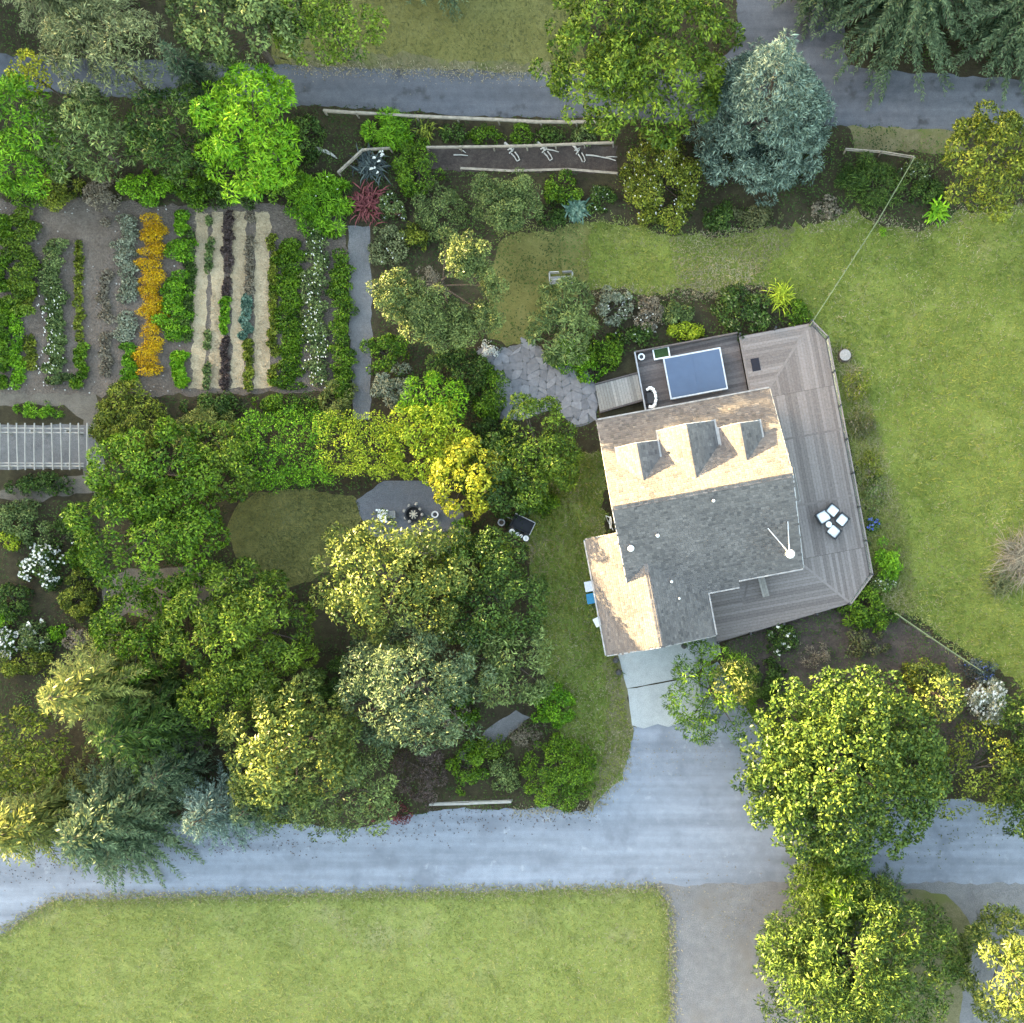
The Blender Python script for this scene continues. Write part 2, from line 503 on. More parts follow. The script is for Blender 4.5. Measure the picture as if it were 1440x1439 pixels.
# ------------------------------------------------------------------ foliage makers
def norm(a):
    return a / (np.linalg.norm(a, axis=-1, keepdims=True) + 1e-9)

def rdir(r, n):
    return norm(r.normal(size=(n, 3)))

def leaf_quads(P, D, N, L, W, fold=0.25, droop=0.15):
    n = len(P)
    L = np.broadcast_to(np.asarray(L, float), (n,))[:, None]
    W = np.broadcast_to(np.asarray(W, float), (n,))[:, None]
    S = norm(np.cross(D, N))
    U = np.cross(S, D)
    v = np.empty((n, 4, 3))
    v[:, 0] = P
    m = P + D * L * 0.45
    v[:, 1] = m + S * W / 2 + U * W * fold
    v[:, 2] = P + D * L - np.array([0, 0, 1.0]) * droop * L
    v[:, 3] = m - S * W / 2 + U * W * fold
    return v

def leaf_mesh(name, quads, tint):
    n = len(quads)
    return npmesh(name, quads.reshape(-1, 3), np.arange(n * 4).reshape(n, 4), np.repeat(np.clip(tint, 0, 1), 4))

def blobs_leaves(r, C, R, n, L, W, ctr=None, droop=0.15, up=0.3, spread=0.55, tj=0.3):
    """leaves over the outside of many small clumps. C (k,3), R (k,) or (k,3)."""
    k = len(C)
    R3 = R if R.ndim == 2 else np.repeat(R[:, None], 3, 1)
    wgt = (R3[:, 0] * R3[:, 1])
    idx = r.choice(k, size=n, p=wgt / wgt.sum())
    d = rdir(r, n)
    flip = d[:, 2] < -0.35
    d[flip, 2] *= -1
    if ctr is not None:
        o = norm(C[idx] - ctr)
        bad = (d * o).sum(1) < -0.3
        d[bad] *= -1
    P = C[idx] + d * R3[idx] * r.uniform(0.68, 1.04, n)[:, None]
    tg = rdir(r, n)
    tg = norm(tg - d * (tg * d).sum(1, keepdims=True))
    D = norm(tg * 0.85 + d * (0.25 + 0.5 * r.random((n, 1))) + np.array([0, 0, up * 0.2]))
    N = norm(d + np.array([0, 0, 0.25]) + rdir(r, n) * spread)
    ct = r.uniform(0.2, 0.7, k)
    t = ct[idx] + r.normal(0, tj, n)
    L, W = L * LS, W * LS
    ll = L * r.uniform(0.65, 1.25, n)
    return leaf_quads(P, D, N, ll, W * r.uniform(0.7, 1.2, n), 0.25, droop), t

PAL = {
    'green': ((0.022, 0.058, 0.004), (0.195, 0.320, 0.020)),
    'mid': ((0.028, 0.060, 0.006), (0.235, 0.325, 0.030)),
    'bright': ((0.040, 0.115, 0.005), (0.270, 0.490, 0.024)),
    'lime': ((0.080, 0.210, 0.006), (0.320, 0.520, 0.024)),
    'olive': ((0.046, 0.068, 0.008), (0.310, 0.335, 0.038)),
    'gold': ((0.150, 0.215, 0.010), (0.580, 0.640, 0.045)),
    'yellow': ((0.200, 0.220, 0.014), (0.660, 0.600, 0.050)),
    'dark': ((0.014, 0.034, 0.006), (0.120, 0.190, 0.032)),
    'grey': ((0.055, 0.068, 0.026), (0.315, 0.335, 0.145)),
    'sage': ((0.038, 0.064, 0.018), (0.260, 0.320, 0.095)),
    'blue': ((0.018, 0.040, 0.018), (0.190, 0.245, 0.115)),
    'spruce': ((0.036, 0.064, 0.048), (0.270, 0.355, 0.275)),
    'teal': ((0.050, 0.105, 0.070), (0.190, 0.270, 0.190)),
    'pine': ((0.055, 0.078, 0.016), (0.330, 0.340, 0.080)),
    'pinegreen': ((0.036, 0.060, 0.016), (0.240, 0.285, 0.080)),
    'silver': ((0.130, 0.145, 0.085), (0.380, 0.390, 0.265)),
    'red': ((0.090, 0.020, 0.022), (0.230, 0.070, 0.065)),
    'navy': ((0.030, 0.040, 0.040), (0.120, 0.140, 0.120)),
    'brown': ((0.045, 0.030, 0.026), (0.150, 0.105, 0.090)),
    'dead': ((0.130, 0.105, 0.070), (0.340, 0.280, 0.190)),
    'orange': ((0.380, 0.190, 0.004), (0.740, 0.480, 0.012)),
    'white': ((0.520, 0.500, 0.430), (0.850, 0.820, 0.720)),
    'sunny': ((0.026, 0.052, 0.009), (0.240, 0.275, 0.060)),
    'deep': ((0.018, 0.044, 0.007), (0.150, 0.215, 0.036)),
    'strawc': ((0.300, 0.230, 0.140), (0.560, 0.460, 0.310)),
    'lawn': ((0.085, 0.120, 0.018), (0.290, 0.300, 0.065)),
    'meadow': ((0.140, 0.170, 0.036), (0.330, 0.335, 0.105)),
    'duff': ((0.060, 0.070, 0.022), (0.160, 0.160, 0.070)),
    'deadgrass': ((0.170, 0.145, 0.080), (0.420, 0.360, 0.220)),
    'bluefl': ((0.030, 0.050, 0.240), (0.160, 0.200, 0.520)),
}
_lm = {}
def LM(p):
    if p not in _lm:
        _lm[p] = leaf_mat('leaf_' + p, *PAL[p], trans=0.07 if p not in ('white', 'strawc') else 0.1)
    return _lm[p]
BARK = simple('bark', (0.085, 0.065, 0.050), 0.9, var=0.4, scale=9)
TWIG = simple('twig', (0.22, 0.18, 0.14), 0.9, var=0.3, scale=9)
DENS = 165
LS = 0.76

def trunk(root, h, r0, targets, mat=BARK, rr=None):
    m = MB()
    m.tube([(0, 0, -0.1), (0.03, 0.02, h * 0.35), (-0.04, 0.05, h * 0.7), (0, 0, h)], [r0 * 1.25, r0, r0 * 0.65, r0 * 0.15], 8)
    for t in targets:
        z0 = min(max(t[2] * 0.55, h * 0.2), h * 0.8)
        a = np.array([0, 0, z0])
        b = np.array(t, float)
        mid = (a + b) / 2 + np.array([0, 0, 0.25])
        m.tube([a, mid, b], [r0 * 0.42, r0 * 0.25, r0 * 0.07], 5, cap=False)
    m.build('trunk', mat, root)

SEED = [100]
def finish(root, quads, tint, pal, name='crown'):
    me = leaf_mesh(name, quads, tint)
    me.materials.append(LM(pal))
    link(bpy.data.objects.new(name, me), root)

def place(px, py, zc):
    p = at(px, py, zc)
    return (p[0], p[1], 0.0)

def broad(px, py, rx, ry, h, pal, label, name='broadleaf_tree', cat='tree', leaf=0.36, wid=0.16, clumps=None, dens=1.0, depth=0.75, group=None, low=0.0, ragged=0.12, csize=1.0, tall=0.46, cone=0.0, cpow=1.25, tip=False, kmul=1.0):
    """rounded crown of leaf clumps on a branching trunk."""
    SEED[0] += 1
    r = np.random.default_rng(SEED[0])
    z = max(h * 0.62, 0.3)
    k = (H - z) / F
    a, b = rx * k, ry * k
    rm = (a + b) / 2
    c = min(h * tall, rm * depth)
    zc = h - c
    root = empty(name, place(px, py, h if tip else zc + c * 0.3), label, cat, group)
    n = int(DENS * dens * math.pi * a * b)
    n = max(120, min(n, 52000))
    c0 = float(np.clip(rm * 0.18, 0.28, 0.72)) * csize
    kk = int(np.clip(1.7 * kmul * rm * rm / (c0 * c0), 14, 900))
    i_ = np.arange(kk) + 0.5
    ph = i_ * 2.399963 + r.normal(0, .25, kk)
    cz = np.clip(1 - i_ / kk * 1.22 + r.normal(0, .03, kk), -.3, 1)
    sr = np.sqrt(np.maximum(0, 1 - cz * cz))
    d = np.stack([sr * np.cos(ph), sr * np.sin(ph), cz], 1)
    rad = r.uniform(0.76, 0.95, (kk, 1)) + r.normal(0, ragged * 0.4, (kk, 1))
    if cone:
        rho = np.sqrt(i_ / kk)[:, None] * (.93 + r.normal(0, ragged * .35, (kk, 1)))
        C = np.column_stack([rho * np.cos(ph)[:, None] * a, rho * np.sin(ph)[:, None] * b, (h - .3) - (h * cone) * rho ** cpow + r.normal(0, .12, (kk, 1))])
        U = C[r.choice(kk, kk // 2)] * np.array([.86, .86, 1]) - np.array([0, 0, 1]) * r.uniform(.7, 1.6, (kk // 2, 1))
        U[:, 2] = np.maximum(U[:, 2], .5)
        C = np.vstack([C, U])
        kk = len(C)
    else:
        C = d * np.array([a, b, c]) * rad + np.array([0, 0, zc])
    cr = c0 * r.uniform(0.45, 1.3, kk)
    nin = max(3, kk // 14)
    Ci = rdir(r, nin) * np.array([a, b, c]) * 0.38 + np.array([0, 0, zc])
    if cone:
        Ci = np.column_stack([r.normal(0, a * .3, nin), r.normal(0, b * .3, nin), np.full(nin, max(.8, h * (1 - cone) * .55))])
    C = np.vstack([C, Ci])
    cr = np.concatenate([cr, np.full(nin, rm * 0.30)])
    cr = np.minimum(cr, np.maximum(0.12, C[:, 2] * 0.95))
    q, t = blobs_leaves(r, C, cr, n, leaf, wid, np.array([0, 0, zc - c * 0.4]))
    finish(root, q, t, pal)
    tg = [C[i] for i in r.choice(kk, min(kk, 7), replace=False)]
    trunk(root, zc + c * 0.4, max(0.05, rm * 0.05), tg)
    return root, C, cr

def shrub(px, py, rx, ry, h, pal, label, name='shrub', cat='shrub', leaf=0.26, wid=0.12, dens=1.25, group=None, flowers=None, nfl=40, fsz=0.13, clumps=None, ragged=0.14):
    SEED[0] += 1
    r = np.random.default_rng(SEED[0])
    z = h * 0.6
    k = (H - z) / F
    a, b = rx * k, ry * k
    rm = (a + b) / 2
    root = empty(name, place(px, py, h * 0.6), label, cat, group)
    n = max(90, min(int(DENS * dens * math.pi * a * b * 1.15), 9000))
    c0 = float(np.clip(rm * 0.22, 0.13, 0.42))
    kk = int(np.clip(1.3 * rm * rm / (c0 * c0), 12, 110))
    d = rdir(r, kk)
    d[:, 2] = np.abs(d[:, 2])
    d = norm(d)
    rad = r.uniform(0.5, 0.84, (kk, 1)) + r.normal(0, ragged * 0.5, (kk, 1))
    C = d * np.array([a, b, h * 0.95]) * rad
    C[:, 2] = np.maximum(C[:, 2], h * 0.18)
    cr = c0 * r.uniform(0.75, 1.4, kk)
    cr = np.minimum(cr, np.maximum(0.1, C[:, 2] * 0.9))
    q, t = blobs_leaves(r, C, cr, n, leaf, wid, np.array([0, 0, 0.0]))
    finish(root, q, t, pal, 'foliage')
    m = MB()
    for i in range(5):
        cc = C[r.integers(kk)]
        m.tube([(0, 0, -0.05), cc * 0.5 + np.array([0, 0, .05]), cc], [0.05, 0.03, 0.012], 5, cap=False)
    m.build('stem', BARK, root)
    if flowers:
        blossoms(r, root, C, cr, nfl, fsz, flowers)
    return root

def blossoms(r, root, C, cr, nfl, fsz, pal):
    """little five-petal heads standing on the foliage; one joined part."""
    idx = r.integers(len(C), size=nfl)
    d = rdir(r, nfl)
    d[:, 2] = np.abs(d[:, 2]) + 0.35
    d = norm(d)
    P = C[idx] + d * cr[idx][:, None] * 1.06
    Q, T = [], []
    for k in range(5):
        ang = r.uniform(0, 6.28, nfl) * 0 + k * 1.2566 + r.uniform(0, 6.28)
        D = norm(np.stack([np.cos(ang), np.sin(ang), np.full(nfl, 0.25)], 1))
        Q.append(leaf_quads(P, D, np.tile([0, 0, 1.0], (nfl, 1)), fsz * 0.55 * r.uniform(.7, 1.2, nfl), fsz * 0.45, 0.1, 0))
        T.append(r.uniform(0.2, 1, nfl))
    me = leaf_mesh('blossoms', np.concatenate(Q), np.concatenate(T))
    me.materials.append(LM(pal))
    link(bpy.data.objects.new('blossoms', me), root)

def conifer(px, py, rx, h, pal, label, name='conifer_tree', droop=0.35, spray=0.5, lev=0.5, nb=9, tilt=0.15, top=None, group=None, dens=1.0, base=0.06, swid=0.3, full=1.0, cat='conifer'):
    """tiered conifer: whorls of drooping boughs set with needle sprays. px,py is where its tip shows."""
    SEED[0] += 1
    r = np.random.default_rng(SEED[0])
    R = rx * (H - h * 0.4) / F
    root = empty(name, place(px, py, h), label, cat, group)
    z0 = h * base
    levels = int((h - z0) / lev)
    P, D, N, L, T = [], [], [], [], []
    mt = MB()
    mt.tube([(0, 0, -0.1), (0, 0, h * 0.5), (0, 0, h * 0.98)], [0.03 * h * 0.8, 0.02 * h * 0.7, 0.02], 7)
    for li in range(levels + 1):
        fz = li / levels
        zz = z0 + (h - z0) * fz
        prof = (1 - fz) ** 0.8 * full + 0.05
        k = max(4, int(nb * (1 - 0.45 * fz)))
        ph = r.uniform(0, 6.28)
        for j in range(k):
            a = ph + 6.283 * j / k + r.normal(0, 0.16)
            bl = R * min(1.0, prof) * r.uniform(0.68, 1.14)
            dx, dy = math.cos(a), math.sin(a)
            ns = max(3, int(bl / 0.125 * dens))
            t = (np.arange(ns) + r.uniform(0, 1, ns)) / ns
            t = np.clip(t ** 0.75, 0.08, 1)
            zb = zz + tilt * bl * t - droop * bl * t * t
            base_ = np.stack([dx * bl * t, dy * bl * t, zb], 1)
            for side in (-1, 1, 0):
                sa = a + side * r.uniform(0.55, 1.05, ns)
                Ls = spray * 0.74 * r.uniform(0.6, 1.2, ns) * (0.42 + 1.05 * (1 - t)) * (1.25 if side else .8)
                if bl < 0.8:
                    Ls = Ls * 0.7
                d = np.stack([np.cos(sa), np.sin(sa), r.normal(-0.12 + 0.25 * fz, 0.14, ns)], 1)
                P.append(base_ + r.normal(0, 0.05, (ns, 3)))
                D.append(norm(d))
                N.append(norm(np.tile([0, 0, 1.0], (ns, 1)) + r.normal(0, 0.5, (ns, 3))))
                L.append(Ls)
                T.append(np.clip(0.15 + 0.55 * t + r.normal(0, 0.2, ns), 0, 1))
            if j % 2 == 0 and bl > 0.6:
                mt.tube([(0, 0, zz), (dx * bl * .5, dy * bl * .5, zz + tilt * bl * .5 - droop * bl * .25 - .03), (dx * bl * .95, dy * bl * .95, zz + tilt * bl - droop * bl - .03)], [0.05, 0.03, 0.01], 4, cap=False)
    P, D, N, L, T = map(np.concatenate, (P, D, N, L, T))
    q = leaf_quads(P, D, N, L, L * swid * 0.9 * r.uniform(0.7, 1.2, len(L)), 0.15, 0.12)
    finish(root, q, T, pal)
    mt.build('trunk', BARK, root)
    return root

def hedge(pts, wid, h, pal, label, leaf=.24, wd=.11, dens=1.7):
    """continuous clipped hedge along a line: an even carpet of small clumps over top and sides."""
    SEED[0] += 1
    r = np.random.default_rng(SEED[0])
    P = [at(x, y, h * .7) for x, y in pts]
    o = np.array([P[0][0], P[0][1], 0])
    w_ = wid * (H - h) / F
    C = []
    for p, q in zip(P[:-1], P[1:]):
        L = np.linalg.norm(q[:2] - p[:2])
        d_ = (q - p)[:2] / L
        nn = np.array([-d_[1], d_[0]])
        for a in np.arange(0, L, .42):
            for b in np.arange(-1, 1.01, .84 / w_):
                xy = p[:2] + d_ * (a + r.normal(0, .2)) + nn * w_ * (b * r.uniform(.9, 1.05) + r.normal(0, .09))
                C.append((xy[0] - o[0], xy[1] - o[1], h - .3 - .45 * abs(b) ** 3 * h * .5 + r.normal(0, .2)))
                if abs(b) > .8:
                    C.append((xy[0] - o[0], xy[1] - o[1], h * .4))
    C = np.array(C)
    R = r.uniform(.3, .62, len(C))
    root = empty('hedge', tuple(o), label, 'hedge')
    area = sum(np.linalg.norm(q[:2] - p[:2]) for p, q in zip(P[:-1], P[1:])) * 2 * w_
    q, t = blobs_leaves(r, C, R, int(DENS * dens * area), leaf, wd, None)
    finish(root, q, t, pal, 'foliage')
    m = MB()
    for i in range(0, len(C), 9):
        MB().tube([(C[i][0], C[i][1], -.05), (C[i][0], C[i][1], C[i][2])], [.05, .02], 5, cap=False).build('stem', BARK, root)

def pads(label, pl, pal, h, name='pine_tree', cat='tree', leaf=0.28, wid=0.08, dens=2.0, tpx=None):
    """cloud-like needle pads: pl list of (px,py,r_px,z)."""
    SEED[0] += 1
    r = np.random.default_rng(SEED[0])
    c0 = np.mean([(p[0], p[1]) for p in pl], axis=0) if tpx is None else tpx
    o = np.array(place(c0[0], c0[1], h * 0.5))
    root = empty(name, tuple(o), label, cat)
    C, R = [], []
    for (x, y, rp, z) in pl:
        w_ = at(x, y, z) - o
        rm = rp * (H - z) / F
        m = max(8, int(rm * rm * 9))
        for i in range(m):
            d = rdir(r, 1)[0]
            d[2] = abs(d[2])
            C.append(w_ + d * np.array([rm, rm, rm * 0.6]) * r.uniform(0.3, 0.8))
            R.append(rm * r.uniform(0.18, 0.32))
    C, R = np.array(C), np.array(R)
    n = int(DENS * dens * sum(math.pi * (p[2] * (H - p[3]) / F) ** 2 for p in pl))
    q, t = blobs_leaves(r, C, np.stack([R, R, R * 0.8], 1), n, leaf, wid, None, spread=0.45)
    finish(root, q, t, pal)
    trunk(root, h * 0.8, 0.16, [at(x, y, z - 0.4) - o for x, y, rp, z in pl])
    return root

def straps(px, py, rp, h, pal, label, name='strap_leaf_plant', cat='plant', n=110, w=0.07, group=None, flowers=None, nfl=10, fsz=.15):
    """fountain of arching strap leaves."""
    SEED[0] += 1
    r = np.random.default_rng(SEED[0])
    R = rp * (H - h * .5) / F
    V, Fc, T = [], [], []
    ang = r.uniform(0, 6.283, n)
    ln = R * r.uniform(0.3, 0.85, n)
    for i in range(n):
        d = np.array([math.cos(ang[i]), math.sin(ang[i]), 0])
        s = np.array([-d[1], d[0], 0])
        hh = h * r.uniform(0.6, 1.05)
        b = np.append(r.normal(0, R * 0.24, 2), 0)
        pts = [b, b + d * ln[i] * .35 + np.array([0, 0, hh * .85]), b + d * ln[i] * .75 + np.array([0, 0, hh * .9]), b + d * ln[i] + np.array([0, 0, hh * .45])]
        ws = [w * .6, w, w * .8, 0.008]
        b0 = len(V)
        tt = r.uniform(0, 1)
        for p, ww in zip(pts, ws):
            V += [p - s * ww / 2, p + s * ww / 2]
            T += [tt, tt]
        for j in range(3):
            Fc.append((b0 + 2 * j, b0 + 2 * j + 1, b0 + 2 * j + 3, b0 + 2 * j + 2))
    me = npmesh(name, np.array(V), np.array(Fc), np.array(T))
    me.materials.append(LM(pal))
    o = link(bpy.data.objects.new(name, me))
    o.location = place(px, py, h * .5)
    tag(o, label, cat, group)
    if flowers:
        k = 12
        C = rdir(r, k) * R * .5
        C[:, 2] = h
        blossoms(r, o, C, np.full(k, R * .25), nfl, fsz, flowers)
    return o

def row(x, y0, y1, wp, h, pal, label, dens=1.0, leaf=0.25, wid=0.13, gaps=0.25, name='crop_row', x2=None, cat='crop row', flowers=None, nfl=60):
    """one planted row running down the plot."""
    SEED[0] += 1
    r = np.random.default_rng(SEED[0])
    xm, ym = (x + (x2 or x)) / 2, (y0 + y1) / 2
    o = np.array(place(xm, ym, 0))
    A, B = at(x, y0), at(x2 or x, y1)
    Lm = np.linalg.norm(A - B)
    k = max(6, int(Lm / 0.32))
    t = (np.arange(k) + r.uniform(.2, .8, k)) / k
    keep = vnoise(np.stack([t * Lm, np.zeros(k)], 1), 1.1, SEED[0]) > gaps
    t = t[keep] if keep.sum() > 4 else t
    wm = wp * H / F
    C = (A[None] + (B - A)[None] * t[:, None]) - o
    C[:, 0] += r.normal(0, wm * 0.16, len(t))
    hs = h * r.uniform(0.45, 1.0, len(t))
    R = np.stack([wm * r.uniform(.34, .64, len(t)), np.full(len(t), 0.34) * r.uniform(.7, 1.2, len(t)), hs * .55], 1)
    C[:, 2] = hs * 0.5
    n = int(DENS * dens * 2.6 * Lm * wm * (len(t) / k))
    if gaps >= 0.2 or abs(y1 - y0) < 75:
        ob = empty(name, tuple(o))
        per = max(34, int(n / len(C)))
        for ci in range(len(C)):
            q, tt = blobs_leaves(r, np.zeros((1, 3)), R[ci:ci + 1] * 0.72, per, leaf * 1.15, wid * 1.3, None, up=0.8)
            me = leaf_mesh('plant', q, tt)
            me.materials.append(LM(pal))
            link(bpy.data.objects.new('plant', me), ob).location = C[ci]
    else:
        q, tt = blobs_leaves(r, C, R, max(n, 60), leaf, wid, None, up=0.8)
        me = leaf_mesh(name, q, tt)
        me.materials.append(LM(pal))
        ob = link(bpy.data.objects.new(name, me))
        ob.location = o
    tag(ob, label, cat, 'planted rows of the vegetable plot')
    if flowers:
        blossoms(r, ob, C, R[:, 0], nfl, .12, flowers)
    return ob

# ------------------------------------------------------------------ house
HA = math.radians(10.6)
HO = at(862, 715, 6.5)
HO[2] = 0
def hw(u, v, z=0.0):
    return (HO[0] + u * math.cos(HA) - v * math.sin(HA), HO[1] + u * math.sin(HA) + v * math.cos(HA), z)

SHING = tinted('asphalt_shingle', (0.074, 0.068, 0.067), (0.178, 0.160, 0.150), fs=40)
SIDING = simple('grey_siding', (0.30, 0.30, 0.28), 0.7)
WHITE = simple('white_paint', (0.78, 0.78, 0.76), 0.5, var=0.06)
TRIM = simple('weathered_trim', (0.27, 0.26, 0.25), 0.6, var=0.25, scale=2.5)
GLASS = simple('window_glass', (0.03, 0.04, 0.05), 0.05, var=0.1, spec=0.8)
DARK = simple('dark_metal', (0.03, 0.03, 0.032), 0.4)
GREYP = simple('grey_paint', (0.32, 0.32, 0.33), 0.6)
STEEL = simple('galvanised_steel', (0.55, 0.56, 0.57), 0.35, 0.7)

house = empty('house', tuple(HO), 'grey shingled house with three dormers and a garage wing', 'house', rz=HA)
S = 0.504
zN = lambda u, v: 6.5 - S * v
zS = lambda u, v: 6.5 + S * v
K = 0.366
zE = lambda u, v: 4.54 - K * (u - 1.43)
zW = lambda u, v: 4.54 - K * (1.43 - u)

def shingles(parent, poly, zf, grad, seed):
    """overlapping shingle tabs over one roof plane; real relief, joined per slope."""
    r = np.random.default_rng(seed)
    P = np.array(poly)
    gx, gy = grad                                   # unit uphill direction in plan
    ex, ey = -gy, gx
    A = P @ np.array([ex, ey])
    B = P @ np.array([gx, gy])
    Q, T = [], []
    step, tw = 0.145, 0.26
    b = B.min()
    row_i = 0
    while b < B.max():
        off = r.uniform(0, tw)
        a = A.min() - off
        while a < A.max():
            wv = tw * r.uniform(0.75, 1.2)
            cx, cy = (a + wv / 2) * ex + (b + step / 2) * gx, (a + wv / 2) * ey + (b + step / 2) * gy
            Q.append((a, b, wv, cx, cy))
            a += wv
        b += step
        row_i += 1
    Q = np.array(Q)
    ok = inside(Q[:, 3:5], poly)
    Q = Q[ok]
    n = len(Q)
    lift = 0.016 + r.uniform(0, 0.022, n)
    a0, a1 = Q[:, 0] + 0.008, Q[:, 0] + Q[:, 2] - 0.008
    b0, b1 = Q[:, 1], Q[:, 1] + step + 0.01
    def pt(a, b, dz):
        x, y = a * ex + b * gx, a * ey + b * gy
        return np.stack([x, y, np.array([zf(i, j) for i, j in zip(x, y)]) + dz], 1)
    V = np.stack([pt(a0, b0, lift), pt(a1, b0, lift), pt(a1, b1, 0.006), pt(a0, b1, 0.006), pt(a0, b0, 0.0), pt(a1, b0, 0.0)], 1)
    i = np.arange(n)[:, None] * 6
    Fq = np.concatenate([i + np.array([[0, 1, 2, 3]]), i + np.array([[4, 5, 1, 0]])])
    tn = np.clip(r.normal(0.42, 0.17, n) + .35 * (vnoise(Q[:, 3:5] + 50, 1.6, seed) - .5), 0, 1)
    me = npmesh('shingles', V.reshape(-1, 3), Fq, np.repeat(tn, 6))
    me.materials.append(SHING)
    o = link(bpy.data.objects.new('shingles', me), parent)
    o['kind'] = 'stuff'
    return o

def slope(parent, name, poly, zf, grad, seed, thick=0.16):
    s = MB().prism(poly[::-1], lambda x, y: zf(x, y) - thick, lambda x, y: zf(x, y)).build(name, SHING, parent)
    shingles(s, poly, zf, grad, seed)
    return s

VW = -(6.5 - (4.54 - K * 1.43)) / S                # west valley meets the rake
mainN = [(0, 0.0), (11.75, 0.0), (11.75, 6.15), (0, 6.15)]
mainS = [(0, -0.002), (0, VW), (1.43, -3.89), (5.17, -6.6), (7.35, -6.6), (7.35, -6.15), (11.75, -6.15), (11.75, -0.002)]
wingE = [(1.43, -9.5), (5.17, -9.5), (5.17, -6.62), (1.43, -3.905)]
wingW = [(1.428, -9.5), (1.428, -3.905), (0.0, VW - .015), (0.0, -1.6), (-2.3, -1.6), (-2.3, -9.5)]
slope(house, 'roof_slope', mainN, zN, (0, -1), 1)
slope(house, 'roof_slope', mainS[::-1] if False else mainS, zS, (0, 1), 2)
slope(house, 'roof_slope', wingE, zE, (-1, 0), 3)
slope(house, 'roof_slope', wingW, zW, (1, 0), 4)
# ridge caps
m = MB()
for i in range(40):
    u0 = 0.02 + i * 0.293
    m.prism([(u0, -.14), (u0 + .30, -.14), (u0 + .30, .14), (u0, .14)], lambda x, y: 6.5 - S * abs(y) + .01, lambda x, y: 6.5 - .3 * abs(y) + .045 - .02 * (x - u0), random.random())
m.build('ridge_cap', SHING, house)
m = MB()
for i in range(19):
    v0 = -9.48 + i * 0.293
    m.prism([(1.29, v0), (1.57, v0), (1.57, v0 + .3), (1.29, v0 + .3)], lambda x, y: 4.52 - K * abs(x - 1.43), lambda x, y: 4.585 - .25 * abs(x - 1.43) - .02 * (y - v0), random.random())
m.build('ridge_cap', SHING, house)
# walls
m = MB()
def gable_u(m, u0, u1, v0, v1, zf, vm, zr):
    prof = [(v0, 0), (v1, 0), (v1, zf(v1)), (vm, zr), (v0, zf(v0))]
    P = [(u0, v, z) for v, z in prof] + [(u1, v, z) for v, z in prof]
    m.poly(P, [(0, 1, 2, 3, 4), (9, 8, 7, 6, 5)] + [(i, i + 5, (i + 1) % 5 + 5, (i + 1) % 5) for i in range(5)])
gable_u(m, 0.35, 11.4, -5.7, 5.7, lambda v: 6.3 - S * abs(v), 0, 6.3)
prof = [(-1.9, 0), (4.8, 0), (4.8, 4.35 - K * 3.37), (1.43, 4.35), (-1.9, 4.35 - K * 3.33)]
P = [(u, -9.1, z) for u, z in prof] + [(u, -2.0, z) for u, z in prof]
m.poly(P, [(4, 3, 2, 1, 0), (5, 6, 7, 8, 9)] + [(i, (i + 1) % 5, (i + 1) % 5 + 5, i + 5) for i in range(5)])
m.build('wall', SIDING, house)
# gutters along the eaves, rake boards on the gables
def gut(p, q, z, w=0.10, name='gutter'):
    p, q = np.array(p, float), np.array(q, float)
    L = np.linalg.norm(q - p)
    a = math.atan2(q[1] - p[1], q[0] - p[0])
    MB().box((*((p + q) / 2), z), (L, w, 0.12), a).build(name, TRIM, house)
gut((0, 6.21), (11.75, 6.21), zN(0, 6.15) - .02)
gut((7.36, -6.21), (11.75, -6.21), zS(0, -6.15) - .02)
gut((5.3, -6.66), (7.35, -6.66), zS(0, -6.6) - .02)
gut((5.24, -9.5), (5.24, -6.6), zE(5.17, 0) - .02)
gut((-2.37, -9.5), (-2.37, -1.6), zW(-2.3, 0) - .02)
def rake(p, q, w=0.09, mat=TRIM):
    MB().tube([p, q], 0.04, 4).build('rake_board', mat, house)
for s in (0, 11.75):
    e = -0.05 if s == 0 else 0.05
    rake((s + e, 6.15, zN(0, 6.15) - .03), (s + e, 0, 6.47))
    if s:
        rake((s + e, -6.15, zN(0, 6.15) - .03), (s + e, 0, 6.47), mat=GREYP)
    else:
        rake((s + e, VW, zS(0, VW) - .03), (s + e, 0, 6.47), mat=GREYP)
rake((1.43, -9.55, 4.5), (5.17, -9.55, zE(5.17, 0) - .03))
rake((1.43, -9.55, 4.5), (-2.3, -9.55, zW(-2.3, 0) - .03), mat=GREYP)
rake((0, -1.55, zW(0, 0) - .03), (-2.3, -1.55, zW(-2.3, 0) - .03), mat=GREYP)

